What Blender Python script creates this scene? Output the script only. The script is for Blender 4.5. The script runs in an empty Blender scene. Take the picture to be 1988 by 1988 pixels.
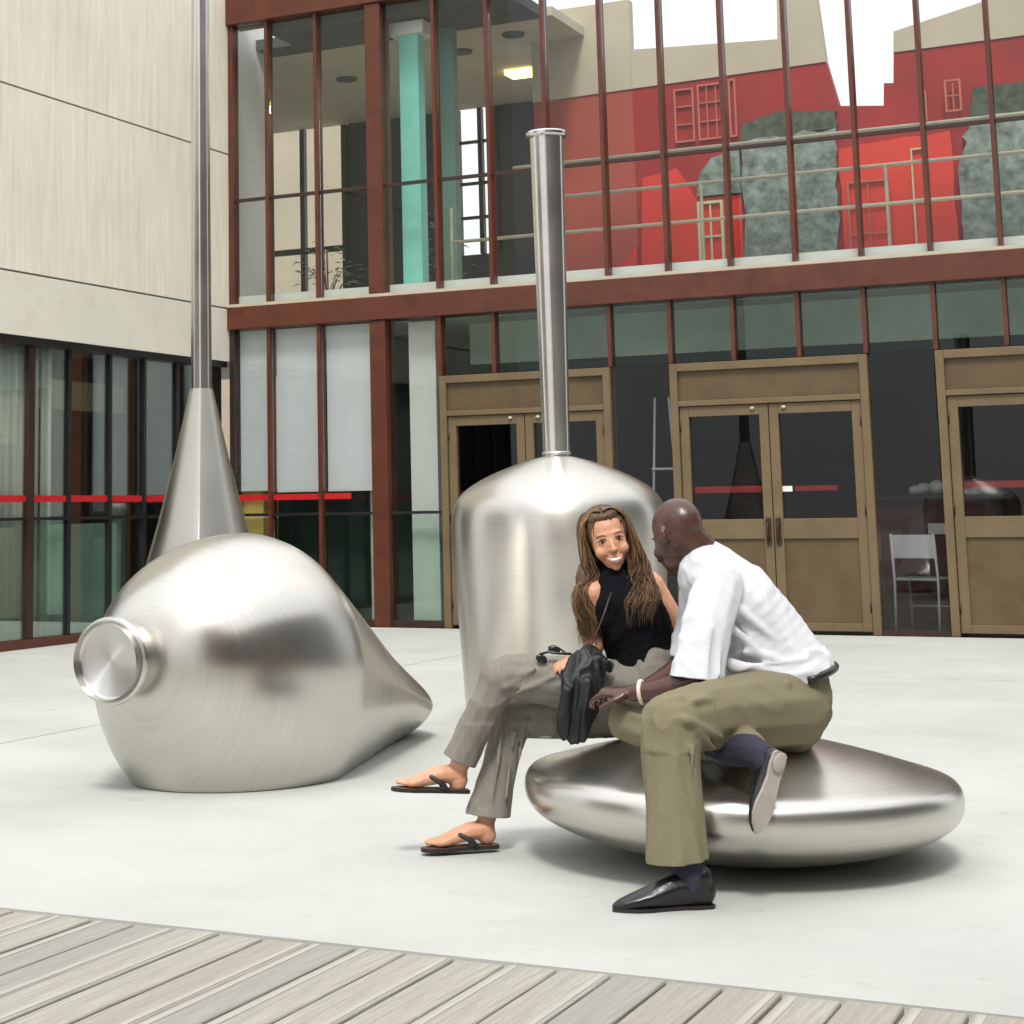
import bpy, bmesh, math, random
import numpy as np
from mathutils import Vector, Matrix, noise
R = math.radians
random.seed(7)
rng = np.random.RandomState(5)
scn = bpy.context.scene
COL = scn.collection

# ------------------------------------------------------------------ camera
# world: facade of the glass building is the plane y=0, the concrete wing is the plane x=0, ground z=0
cam_d = bpy.data.cameras.new('camera')
cam = bpy.data.objects.new('camera', cam_d)
COL.objects.link(cam)
right = Vector((0.88877394, 0.45808181, -0.01555437))
down = Vector((-0.07858455, 0.1188614, -0.98979616))
fwd = Vector((-0.4515588, 0.88092737, 0.14163907))
mw = Matrix.Identity(4)
for i in range(3):
    mw[i][0] = right[i]; mw[i][1] = -down[i]; mw[i][2] = -fwd[i]
mw.translation = Vector((9.994, -16.601, 1.17))
cam.matrix_world = mw
cam_d.sensor_width = 36
cam_d.lens = 63.37
cam_d.shift_x = 0.15518
cam_d.shift_y = -0.25388
cam_d.clip_end = 2000
scn.camera = cam

# ------------------------------------------------------------------ sky, sun, exposure
SUN_EL, to_sun = R(56), Vector((0.34, -0.94, 0)).normalized()
world = bpy.data.worlds.new('World'); scn.world = world; world.use_nodes = True
nt = world.node_tree; nt.nodes.clear()
wo = nt.nodes.new('ShaderNodeOutputWorld'); bg = nt.nodes.new('ShaderNodeBackground')
sky = nt.nodes.new('ShaderNodeTexSky'); sky.sky_type = 'NISHITA'; sky.sun_disc = False
sky.sun_elevation = SUN_EL; sky.sun_rotation = math.atan2(to_sun.x, to_sun.y)
sky.dust_density = 2.0
tcw = nt.nodes.new('ShaderNodeTexCoord'); nz = nt.nodes.new('ShaderNodeTexNoise')
nz.inputs['Scale'].default_value = 2.2; nz.inputs['Detail'].default_value = 6
rmp = nt.nodes.new('ShaderNodeValToRGB')
rmp.color_ramp.elements[0].position = .30; rmp.color_ramp.elements[0].color = (7.6, 7.8, 8.1, 1)
rmp.color_ramp.elements[1].position = .72; rmp.color_ramp.elements[1].color = (11.2, 11.2, 11.1, 1)
mx = nt.nodes.new('ShaderNodeMix'); mx.data_type = 'RGBA'; mx.inputs[0].default_value = .9
L = nt.links.new
L(tcw.outputs['Generated'], nz.inputs['Vector']); L(nz.outputs['Fac'], rmp.inputs['Fac'])
L(sky.outputs['Color'], mx.inputs[6]); L(rmp.outputs['Color'], mx.inputs[7])
sx_ = nt.nodes.new('ShaderNodeSeparateXYZ'); mr = nt.nodes.new('ShaderNodeMapRange')
mr.inputs[1].default_value = 0; mr.inputs[2].default_value = .9; mr.inputs[3].default_value = .68; mr.inputs[4].default_value = 1.42
L(tcw.outputs['Generated'], sx_.inputs[0]); L(sx_.outputs['Z'], mr.inputs[0])
vm = nt.nodes.new('ShaderNodeVectorMath'); vm.operation = 'SCALE'; L(mx.outputs[2], vm.inputs[0]); L(mr.outputs[0], vm.inputs['Scale'])
L(vm.outputs[0], bg.inputs['Color']); L(bg.outputs[0], wo.inputs[0])
bg.inputs['Strength'].default_value = 0.10

sd = bpy.data.lights.new('sun', 'SUN'); sd.energy = 2.0; sd.angle = R(13); sd.color = (1, .95, .88)
so = bpy.data.objects.new('sun', sd); COL.objects.link(so)
sv = Vector((to_sun.x * math.cos(SUN_EL), to_sun.y * math.cos(SUN_EL), math.sin(SUN_EL)))
so.rotation_euler = sv.to_track_quat('Z', 'Y').to_euler(); so.location = (0, -20, 30)
scn.view_settings.view_transform = 'Standard'; scn.view_settings.look = 'None'
scn.view_settings.exposure = 0.54; scn.view_settings.gamma = 1.0
scn.view_settings.use_curve_mapping = False

# ------------------------------------------------------------------ helpers
def link(o, parent=None):
    COL.objects.link(o)
    if parent is not None: o.parent = parent
    return o

def tag(o, label=None, cat=None, group=None, kind=None):
    if label: o['label'] = label
    if cat: o['category'] = cat
    if group: o['group'] = group
    if kind: o['kind'] = kind
    return o

def empty(name, loc=(0, 0, 0), rz=0, **k):
    o = bpy.data.objects.new(name, None); COL.objects.link(o)
    o.location = loc; o.rotation_euler = (0, 0, rz); o.empty_display_size = .2
    return tag(o, **k)

class MB:
    """collects simple shapes and links them as ONE mesh object"""
    def __init__(s): s.bm = bmesh.new()
    def box(s, x0, x1, y0, y1, z0, z1):
        v = [s.bm.verts.new(p) for p in ((x0,y0,z0),(x1,y0,z0),(x1,y1,z0),(x0,y1,z0),(x0,y0,z1),(x1,y0,z1),(x1,y1,z1),(x0,y1,z1))]
        for f in ((0,3,2,1),(4,5,6,7),(0,1,5,4),(1,2,6,5),(2,3,7,6),(3,0,4,7)): s.bm.faces.new([v[i] for i in f])
        return s
    def prism(s, pts, y0, y1):
        """pts (x,z) polygon, extruded along y"""
        a = [s.bm.verts.new((x, y0, z)) for x, z in pts]; b = [s.bm.verts.new((x, y1, z)) for x, z in pts]
        s.bm.faces.new(a); s.bm.faces.new(b[::-1]); n = len(pts)
        for i in range(n): s.bm.faces.new((a[i], b[i], b[(i+1) % n], a[(i+1) % n]))
        bmesh.ops.recalc_face_normals(s.bm, faces=s.bm.faces[:])
        return s
    def tube(s, pts, r, n=8, closed=False, cap=True):
        pts = [Vector(p) for p in pts]; N = len(pts); rr = r if hasattr(r, '__len__') else [r]*N
        rings = []; prev = None
        for i, p in enumerate(pts):
            if closed: d = pts[(i+1) % N] - pts[i-1]
            else: d = pts[min(i+1, N-1)] - pts[max(i-1, 0)]
            d.normalize()
            if prev is None:
                a = d.cross(Vector((0, 0, 1)))
                if a.length < .1: a = d.cross(Vector((0, 1, 0)))
            else: a = prev - d * prev.dot(d)
            a.normalize(); prev = a; b = d.cross(a)
            rings.append([s.bm.verts.new(p + (a*math.cos(t*2*math.pi/n) + b*math.sin(t*2*math.pi/n))*rr[i]) for t in range(n)])
        for i in range(N if closed else N-1):
            A, B = rings[i], rings[(i+1) % N]
            for t in range(n):
                try: s.bm.faces.new((A[t], A[(t+1) % n], B[(t+1) % n], B[t]))
                except ValueError: pass
        if cap and not closed: s.bm.faces.new(rings[0][::-1]); s.bm.faces.new(rings[-1])
        return s
    def ell(s, c, r, rot=None, u=16, v=10):
        g = bmesh.ops.create_uvsphere(s.bm, u_segments=u, v_segments=v, radius=1)
        m = Matrix.Diagonal((r[0], r[1], r[2], 1))
        if rot is not None: m = rot.to_4x4() @ m
        m = Matrix.Translation(c) @ m
        bmesh.ops.transform(s.bm, matrix=m, verts=g['verts']); return s
    def lathe(s, prof, c=(0, 0), n=96):
        """prof (r,z), revolved about vertical axis through c"""
        rings = []
        for r, z in prof:
            if r < 1e-5: rings.append([s.bm.verts.new((c[0], c[1], z))])
            else: rings.append([s.bm.verts.new((c[0]+r*math.cos(t*2*math.pi/n), c[1]+r*math.sin(t*2*math.pi/n), z)) for t in range(n)])
        for A, B in zip(rings, rings[1:]):
            for t in range(n):
                f = [A[t % len(A)], A[(t+1) % len(A)], B[(t+1) % len(B)], B[t % len(B)]]
                f = list(dict.fromkeys(f))
                if len(f) > 2: s.bm.faces.new(f)
        bmesh.ops.recalc_face_normals(s.bm, faces=s.bm.faces[:])
        return s
    def build(s, name, mat, parent=None, smooth=False, bevel=0, loc=None):
        if bevel: bmesh.ops.bevel(s.bm, geom=s.bm.edges[:], offset=bevel, segments=1, affect='EDGES')
        me = bpy.data.meshes.new(name); s.bm.to_mesh(me); s.bm.free()
        me.materials.append(mat)
        if smooth: me.polygons.foreach_set('use_smooth', [True]*len(me.polygons))
        o = bpy.data.objects.new(name, me)
        if loc is not None: o.location = loc
        return link(o, parent)

def smooth_by_angle(o, ang=35):
    me = o.data
    bm = bmesh.new(); bm.from_mesh(me)
    for f in bm.faces: f.smooth = True
    for e in bm.edges:
        e.smooth = not (len(e.link_faces) == 2 and e.calc_face_angle(0) > R(ang))
    bm.to_mesh(me); bm.free()
    return o

# ------------------------------------------------------------------ materials
def mat(name, col, rough=.6, metal=0, var=.12, scale=6, detail=5, stretch=(1, 1, 1), bump=0, bscale=None, bstretch=None, spec=.5, aniso=0, col2=None, coat=0, sheen=0, emit=None):
    m = bpy.data.materials.new(name); m.use_nodes = True
    n = m.node_tree.nodes; l = m.node_tree.links.new; p = n['Principled BSDF']
    p.inputs['Roughness'].default_value = rough; p.inputs['Metallic'].default_value = metal
    p.inputs['Specular IOR Level'].default_value = spec
    tc = n.new('ShaderNodeTexCoord'); mp = n.new('ShaderNodeMapping'); mp.inputs['Scale'].default_value = stretch
    l(tc.outputs['Object'], mp.inputs['Vector'])
    nz = n.new('ShaderNodeTexNoise'); nz.inputs['Scale'].default_value = scale; nz.inputs['Detail'].default_value = detail
    nz.inputs['Roughness'].default_value = .6
    l(mp.outputs[0], nz.inputs['Vector'])
    rp = n.new('ShaderNodeValToRGB'); rp.color_ramp.elements[0].position = .3; rp.color_ramp.elements[1].position = .7
    a = [max(0, c*(1-var)) for c in col]; b = [min(1, c*(1+var)) for c in (col2 or col)]
    rp.color_ramp.elements[0].color = (*a, 1); rp.color_ramp.elements[1].color = (*b, 1)
    l(nz.outputs['Fac'], rp.inputs['Fac']); l(rp.outputs['Color'], p.inputs['Base Color'])
    if bump:
        mp2 = n.new('ShaderNodeMapping'); mp2.inputs['Scale'].default_value = bstretch or stretch
        l(tc.outputs['Object'], mp2.inputs['Vector'])
        n2 = n.new('ShaderNodeTexNoise'); n2.inputs['Scale'].default_value = bscale or scale*4; n2.inputs['Detail'].default_value = 4
        l(mp2.outputs[0], n2.inputs['Vector'])
        bp = n.new('ShaderNodeBump'); bp.inputs['Strength'].default_value = bump; bp.inputs['Distance'].default_value = .01
        l(n2.outputs['Fac'], bp.inputs['Height']); l(bp.outputs[0], p.inputs['Normal'])
    if aniso:
        p.inputs['Anisotropic'].default_value = aniso
        tg = n.new('ShaderNodeTangent'); tg.direction_type = 'RADIAL'; tg.axis = 'Z'
        l(tg.outputs[0], p.inputs['Tangent'])
    if coat: p.inputs['Coat Weight'].default_value = coat
    if sheen: p.inputs['Sheen Weight'].default_value = sheen
    if emit:
        p.inputs['Emission Color'].default_value = (*emit[:3], 1); p.inputs['Emission Strength'].default_value = emit[3]
    return m

def glass(name, tint=(.86, .9, .88), boost=1.0, rough=.0):
    m = bpy.data.materials.new(name); m.use_nodes = True
    n = m.node_tree.nodes; l = m.node_tree.links.new; n.clear()
    o = n.new('ShaderNodeOutputMaterial'); t = n.new('ShaderNodeBsdfTransparent'); g = n.new('ShaderNodeBsdfGlossy')
    t.inputs['Color'].default_value = (*tint, 1); g.inputs['Roughness'].default_value = rough
    g.inputs['Color'].default_value = (.95, 1, .98, 1)
    f = n.new('ShaderNodeFresnel'); f.inputs['IOR'].default_value = 1.5
    mu = n.new('ShaderNodeMath'); mu.operation = 'MULTIPLY'; mu.inputs[1].default_value = boost; mu.use_clamp = True
    mixn = n.new('ShaderNodeMixShader')
    l(f.outputs[0], mu.inputs[0]); l(mu.outputs[0], mixn.inputs[0]); l(t.outputs[0], mixn.inputs[1]); l(g.outputs[0], mixn.inputs[2]); l(mixn.outputs[0], o.inputs[0])
    return m

def steel(name, base=(.61, .592, .542), rough=.27, aniso=.6):
    m = bpy.data.materials.new(name); m.use_nodes = True
    n = m.node_tree.nodes; l = m.node_tree.links.new; p = n['Principled BSDF']
    p.inputs['Metallic'].default_value = 1; p.inputs['Anisotropic'].default_value = aniso
    p.inputs['Anisotropic Rotation'].default_value = .25   # brushed round the axis: highlights spread across the grooves
    tg = n.new('ShaderNodeTangent'); tg.direction_type = 'RADIAL'; tg.axis = 'Z'; l(tg.outputs[0], p.inputs['Tangent'])
    tc = n.new('ShaderNodeTexCoord')
    mp = n.new('ShaderNodeMapping'); mp.inputs['Scale'].default_value = (1, 1, 60); l(tc.outputs['Object'], mp.inputs['Vector'])
    a = n.new('ShaderNodeTexNoise'); a.inputs['Scale'].default_value = 4; a.inputs['Detail'].default_value = 3; l(mp.outputs[0], a.inputs['Vector'])
    b = n.new('ShaderNodeTexNoise'); b.inputs['Scale'].default_value = 2.3; b.inputs['Detail'].default_value = 2; l(tc.outputs['Object'], b.inputs['Vector'])
    r1 = n.new('ShaderNodeMapRange'); r1.inputs[1].default_value = .3; r1.inputs[2].default_value = .7; r1.inputs[3].default_value = rough-.03; r1.inputs[4].default_value = rough+.04
    l(b.outputs['Fac'], r1.inputs[0]); l(r1.outputs[0], p.inputs['Roughness'])
    ad = n.new('ShaderNodeMath'); ad.operation = 'ADD'; l(a.outputs['Fac'], ad.inputs[0]); l(b.outputs['Fac'], ad.inputs[1])
    r2 = n.new('ShaderNodeMapRange'); r2.inputs[1].default_value = .6; r2.inputs[2].default_value = 1.4; l(ad.outputs[0], r2.inputs[0])
    rp = n.new('ShaderNodeValToRGB')
    rp.color_ramp.elements[0].color = (*[c*.88 for c in base], 1); rp.color_ramp.elements[1].color = (*[c*1.08 for c in base], 1)
    l(r2.outputs[0], rp.inputs['Fac']); l(rp.outputs['Color'], p.inputs['Base Color'])
    bp = n.new('ShaderNodeBump'); bp.inputs['Strength'].default_value = .02; bp.inputs['Distance'].default_value = .003
    l(b.outputs['Fac'], bp.inputs['Height'])
    return m

M = dict(
    paving=mat('paving_concrete', (.42, .43, .405), .85, var=.085, scale=.9, detail=12, bump=.15, bscale=90),
    joint=mat('joint_sand', (.24, .24, .225), .95, scale=20),
    deck=mat('weathered_wood', (.285, .272, .23), .75, var=.16, scale=3, detail=7, stretch=(22, 1.2, 22), bump=.5, bscale=3, bstretch=(60, 1.5, 60), col2=(.32, .31, .27)),
    deck2=mat('weathered_wood_warm', (.285, .27, .23), .75, var=.16, scale=3, detail=7, stretch=(22, 1.2, 22), bump=.5, bscale=3, bstretch=(60, 1.5, 60)),
    deck3=mat('weathered_wood_grey', (.265, .258, .228), .78, var=.16, scale=3, detail=7, stretch=(22, 1.2, 22), bump=.5, bscale=3, bstretch=(60, 1.5, 60)),
    deck_groove=mat('pale_worn_wood', (.345, .335, .295), .8, scale=4, stretch=(20, 1, 20)),
    under=mat('dark_underlay', (.03, .03, .028), .95),
    concrete=mat('board_marked_concrete', (.78, .735, .60), .85, var=.06, scale=1.6, detail=9, stretch=(9, 9, .7), bump=.35, bscale=6, bstretch=(5, 5, .25), col2=(.82, .79, .68)),
    smooth_concrete=mat('smooth_concrete', (.75, .725, .63), .85, var=.05, scale=1.5, detail=8, bump=.1, bscale=60),
    brown=mat('oxblood_painted_steel', (.098, .024, .011), .42, var=.18, scale=5, bump=.05, bscale=40),
    brown_dark=mat('dark_brown_steel', (.035, .014, .010), .45, var=.2, scale=5),
    black=mat('black_metal', (.012, .012, .013), .4, var=.2),
    tan=mat('bronze_painted_door', (.152, .108, .055), .48, var=.07, scale=4, bump=.05, bscale=50),
    tan_panel=mat('bronze_door_panel', (.108, .070, .031), .5, var=.1, scale=3),
    red=mat('red_bar_plastic', (.42, .010, .014), .4, var=.1),
    stripe=mat('red_safety_stripe', (.50, .006, .012), .5, var=.05),
    teal=mat('turquoise_painted_column', (.30, .80, .70), .5, var=.06, scale=4),
    teal_grey=mat('grey_turquoise_column', (.16, .28, .24), .5, var=.06, scale=4),
    beige=mat('beige_ceiling_plaster', (.50, .45, .36), .85, var=.06, scale=2),
    beige2=mat('beige_reflected_cornice', (.44, .38, .29), .85, var=.08, scale=1.2),
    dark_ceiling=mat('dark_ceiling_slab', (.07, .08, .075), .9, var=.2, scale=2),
    white=mat('white_paint', (.74, .75, .72), .55, var=.03),
    red_reflected=mat('deep_red_reflection', (.29, .006, .003), .7, var=.22, scale=1.5),  # reds of one reflected building; light differences put into separate colours
    red_pale=mat('pale_red_reflection', (.34, .055, .032), .7, var=.12, scale=1.3),
    red_bright=mat('bright_red_reflection', (.60, .026, .009), .6, var=.12, scale=2),
    salmon=mat('salmon_reflected_frame', (.44, .12, .08), .6, var=.1),  # colour of the reflected window frames
    mottled=mat('grey_green_reflection', (.10, .135, .11), .8, var=.45, scale=9, detail=9, col2=(.20, .24, .21), bump=.1, bscale=14),  # reflected stone front put into a mottled colour
    mottled_dark=mat('dark_green_reflection', (.04, .055, .03), .85, var=.4, scale=12, detail=8, col2=(.07, .085, .06)),
    cream=mat('cream_reflection', (.52, .50, .32), .6, var=.1),
    rail=mat('pale_rail_paint', (.48, .44, .34), .45, var=.08),
    soffit=mat('grey_green_soffit', (.55, .59, .52), .8, var=.15, scale=2),
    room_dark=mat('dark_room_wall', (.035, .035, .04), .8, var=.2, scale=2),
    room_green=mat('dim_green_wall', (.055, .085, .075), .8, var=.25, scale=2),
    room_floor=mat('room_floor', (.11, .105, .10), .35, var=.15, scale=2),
    room_ceiling=mat('room_ceiling', (.42, .43, .39), .8, var=.05),
    maroon=mat('maroon_wall', (.075, .012, .014), .7, var=.15),
    blind=mat('pale_grey_blind', (.74, .755, .79), .7, var=.03, scale=2),
    curtain=mat('white_curtain', (.60, .63, .57), .8, var=.06, scale=6, stretch=(12, 12, .6)),
    frosted=mat('pale_green_panel', (.38, .50, .44), .6, var=.12, scale=1.5),
    yellow=mat('yellow_box_card', (.85, .56, .17), .7, var=.08),
    lamp=mat('warm_lamp_glow', (.9, .8, .3), .5, emit=(1, .82, .22, 3.0)),
    leaf=mat('pale_leaf', (.12, .14, .10), .6, var=.4, scale=20, col2=(.30, .32, .28)),
    brick=mat('unseen_dark_red_brick', (.10, .045, .035), .85, var=.3, scale=3, stretch=(1, 1, 3), bump=.3),
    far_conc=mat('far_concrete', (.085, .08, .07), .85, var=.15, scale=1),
    steel=steel('brushed_stainless', rough=.33, aniso=.7),
    steel_c=steel('brushed_stainless_vessel', rough=.28, aniso=.45),
    steel2=steel('brushed_stainless_pipe', (.69, .675, .63), .22, .6),
    disc_end=steel('turned_stainless_end', (.66, .65, .62), .28, .9),
    skin_w=mat('tanned_skin', (.56, .285, .175), .48, var=.10, scale=22),
    skin_m=mat('dark_brown_skin', (.070, .031, .022), .33, var=.14, scale=10),
    palm=mat('palm_skin', (.19, .08, .06), .5, var=.1, scale=12),
    hair_a=mat('brown_hair', (.095, .052, .026), .6, var=.25, scale=18, stretch=(1, 1, .2)),
    hair_b=mat('golden_brown_hair', (.26, .145, .060), .5, var=.25, scale=18, stretch=(1, 1, .2)),
    hair_c=mat('dark_brown_hair', (.035, .017, .010), .42, var=.25, scale=18),
    white_cloth=mat('white_shirt_cotton', (.58, .592, .63), .85, var=.02, scale=3, bump=.12, bscale=160),
    khaki=mat('khaki_cotton', (.172, .152, .090), .85, var=.1, scale=3, bump=.3, bscale=180),
    grey_cloth=mat('grey_trouser_linen', (.205, .19, .16), .9, var=.12, scale=4, stretch=(18, 18, 1.2), bump=.3, bscale=160),
    black_cloth=mat('black_top_cloth', (.0035, .004, .006), .9, var=.3, scale=5, spec=.15),
    bag_black=mat('soft_black_leather', (.004, .004, .005), .55, var=.3, scale=8, bump=.15, bscale=40),
    navy=mat('dark_navy_sock', (.020, .022, .040), .85, var=.2, bump=.3, bscale=120),
    leather=mat('black_leather', (.010, .010, .011), .28, var=.3, scale=8, bump=.1, bscale=60),
    rubber=mat('black_rubber', (.014, .011, .010), .5, var=.2),
    sole=mat('worn_shoe_sole', (.36, .32, .29), .8, var=.2, scale=9),
    sole_brown=mat('tan_leather_arch', (.22, .10, .04), .6, var=.2, scale=9),
    insole=mat('brown_insole', (.12, .06, .035), .6, var=.15),
    belt=mat('black_belt', (.008, .008, .008), .35),
    band=mat('pale_wristband', (.72, .58, .50), .5, var=.05),
    metal=mat('silver_metal', (.6, .6, .6), .25, metal=1, var=.05),
    eye_white=mat('eye_white', (.62, .58, .55), .2, var=.02),
    iris=mat('dark_iris', (.02, .010, .006), .15, var=.1),
    lips=mat('rose_lips', (.50, .17, .13), .4, var=.08),
    teeth=mat('teeth_white', (.80, .77, .70), .3, var=.02),
    brow=mat('brow_hair', (.05, .024, .012), .7, var=.1),
    glass=glass('clear_glass', (.96, .975, .965), .5),
    glass_green=glass('green_tinted_glass', (.88, .94, .91), .6),
    glass_dark=glass('door_glass', (.86, .86, .86), .6),
)

for k_ in ('skin_w',):
    p_ = M[k_].node_tree.nodes['Principled BSDF']; p_.inputs['Subsurface Weight'].default_value = .12; p_.inputs['Subsurface Radius'].default_value = (.012, .005, .003)

def stain(m, scale, lo, hi, col):
    """multiply blotches into the base colour: worn and stained areas of the slab"""
    n = m.node_tree.nodes; l = m.node_tree.links.new; p = n['Principled BSDF']
    src = p.inputs['Base Color'].links[0].from_socket
    tc = n.new('ShaderNodeTexCoord'); nz = n.new('ShaderNodeTexNoise'); nz.inputs['Scale'].default_value = scale; nz.inputs['Detail'].default_value = 8; nz.inputs['Roughness'].default_value = .65
    rp = n.new('ShaderNodeValToRGB'); rp.color_ramp.elements[0].position = lo; rp.color_ramp.elements[0].color = (*col, 1); rp.color_ramp.elements[1].position = hi; rp.color_ramp.elements[1].color = (1, 1, 1, 1)
    mx = n.new('ShaderNodeMix'); mx.data_type = 'RGBA'; mx.blend_type = 'MULTIPLY'; mx.inputs[0].default_value = 1
    l(tc.outputs['Object'], nz.inputs['Vector']); l(nz.outputs['Fac'], rp.inputs['Fac']); l(src, mx.inputs[6]); l(rp.outputs['Color'], mx.inputs[7]); l(mx.outputs[2], p.inputs['Base Color'])
stain(M['paving'], .55, .34, .52, (.90, .905, .90)); stain(M['paving'], 7, .30, .40, (.88, .87, .85)); stain(M['paving'], 38, .27, .33, (.80, .79, .77))
stain(M['concrete'], .9, .32, .55, (.93, .92, .89)); stain(M['smooth_concrete'], 3, .30, .45, (.93, .92, .90))
stain(M['tan'], 2.5, .30, .55, (.84, .82, .80)); stain(M['tan_panel'], 3, .30, .55, (.82, .80, .78)); stain(M['brown'], 4, .32, .5, (.75, .72, .70))

# ================================================================== GROUND
ground = MB().box(-90, 110, -120, 90, -.5, -.012).build('ground', M['joint']); tag(ground, 'pale concrete plaza ground', kind='structure')
J = .012
slab_x = [-3.9, 0.0, 3.95, 14.2, 24.0]; slab_y = [-12.07, -3.95, -.105]
for i in range(4):
    for j in range(2):
        MB().box(slab_x[i]+J/2, slab_x[i+1]-J/2, slab_y[j]+J/2, slab_y[j+1]-J/2, -.06, 0).build('paving_slab', M['paving'], ground)
for (x0, x1, y0, y1) in ((-89, -4.0, -60, 60), (24.01, 100, -60, -.3), (-3.9, 2.55, -20.6, -12.08), (14.45, 23.9, -20.6, -12.08), (-3.9, 23.9, -60, -20.61)):
    MB().box(x0, x1, y0, y1, -.06, -.002).build('paving_slab', M['paving'], ground)

# timber deck under the camera side
deck = MB().box(2.6, 14.4, -20.5, -12.085, -.10, -.035).build('timber_deck', M['under']); tag(deck, 'weathered timber boardwalk edge along the plaza', kind='structure')
PITCH, GAP = .1435, .010
variants = []
for v in range(6):
    b = MB(); w = PITCH - GAP
    L_ = 8.35
    b.box(-w/2, w/2, -L_, 0, -.032, 0)
    bmesh.ops.bevel(b.bm, geom=b.bm.edges[:], offset=.003, segments=1, affect='EDGES')
    me = bpy.data.meshes.new('plank'); b.bm.to_mesh(me); b.bm.free(); me.materials.append(M[('deck', 'deck', 'deck3', 'deck2', 'deck', 'deck3')[v]]); variants.append(me)
gm = MB().box(-.010, .010, -8.33, -.006, 0, .0016)
gme = bpy.data.meshes.new('worn_strip'); gm.bm.to_mesh(gme); gm.bm.free(); gme.materials.append(M['deck_groove'])
k = 0; x = 2.72
while x < 14.3:
    o = bpy.data.objects.new('plank', variants[random.randrange(6)])
    o.location = (x, -12.105 + random.uniform(-.006, .006), .004 + random.uniform(-.002, .002)); link(o, deck)
    if random.random() < .75:
        s = bpy.data.objects.new('worn_strip', gme); s.location = (random.choice((-.045, .046)), 0, 0); s.parent = o; COL.objects.link(s)
    x += PITCH; k += 1

# ================================================================== GLASS BUILDING (facade plane y=0)
GB = empty('glass_building', (0, 0, 0), label='glass fronted building with oxblood steel frame, tan doors and red reflections built as inner panels', cat='building')
X1 = 12.2
MU = [.03, .48, 1.083, 2.47, 3.062, 3.672, 4.27, 4.872, 5.48, 6.09, 6.69, 7.30, 7.90, 8.50, 9.10, 9.71, 10.31, 10.92, 11.52, 12.13]
MB().box(-.0, X1, -.10, .22, 3.10, 3.34).build('beam', M['brown'], GB, bevel=.006)
MB().box(-.0, X1, -.10, .22, 6.46, 6.80).build('beam', M['brown'], GB, bevel=.006)
MB().box(.0, X1, -.07, .04, 3.342, 3.375).build('sill_trim', M['rail'], GB)
MB().box(1.695, 1.875, -.075, .16, 0, 3.098).build('column', M['brown'], GB, bevel=.006)
MB().box(1.695, 1.875, -.075, .16, 3.377, 6.458).build('column', M['brown'], GB, bevel=.006)
for x in MU:
    w = .019 if x > .1 else .03
    MB().box(x-w, x+w, -.05, .075, 3.377, 6.458).build('mullion', M['brown'], GB)
    if x < 1.5: MB().box(x-w, x+w, -.05, .075, .06, 3.098).build('mullion', M['brown_dark' if x < .1 else 'brown'], GB)
    elif x > 2.5: MB().box(x-w, x+w, -.05, .06, 2.50, 3.098).build('mullion', M['brown'], GB)
MB().box(2.447, 2.493, -.055, .08, 2.50, 3.098).build('mullion', M['brown'], GB)
# panes
edges_up = sorted([.06, .48, 1.083, 1.695, 1.875] + [m for m in MU if m > 2])
def pane(x0, x1, z0, z1, m='glass', name='pane', parent=GB, y=0.0):
    return MB().box(x0, x1, y, y+.008, z0, z1).build(name, M[m], parent)
for a, b in zip(edges_up, edges_up[1:]):
    if abs(a-1.695) < .01: continue
    pa = .022 if a > .1 and abs(a-1.875) > .01 else 0
    pb = .022 if abs(b-1.695) > .01 else 0
    pane(a+pa, b-pb, 3.378, 4.492); pane(a+pa, b-pb, 4.527, 6.457)
    MB().box(a+pa, b-pb, -.015, .03, 4.493, 4.526).build('transom', M['brown_dark'], GB)
# ground floor left bays
for a, b in ((.06, .458), (.502, 1.061), (1.105, 1.694), (1.876, 2.445)):
    pane(a, b, .07, 1.118, 'glass_green'); pane(a, b, 1.152, 3.098, 'glass')
    MB().box(a, b, -.02, .04, 1.12, 1.15).build('transom', M['black'], GB)
    MB().box(a-.01, b+.01, -.04, .06, 0, .068).build('sill', M['brown_dark'], GB)
for a, b in ((.06, .458), (.502, 1.061), (1.105, 1.42)):
    MB().box(a, b, -.004, -.001, 1.285, 1.345).build('red_stripe', M['stripe'], GB)
# ground floor above the doors
xs = [2.495, 3.062, 3.672, 4.27, 4.872, 5.48, 6.09, 6.69, 7.30, 7.90, 8.50, 9.10, 9.71, 10.31, 10.92, 11.52, 12.13]
for a, b in zip(xs, xs[1:]):
    pane(a+.0235, b-.0235, 2.502, 3.097, 'glass_green')
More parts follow.
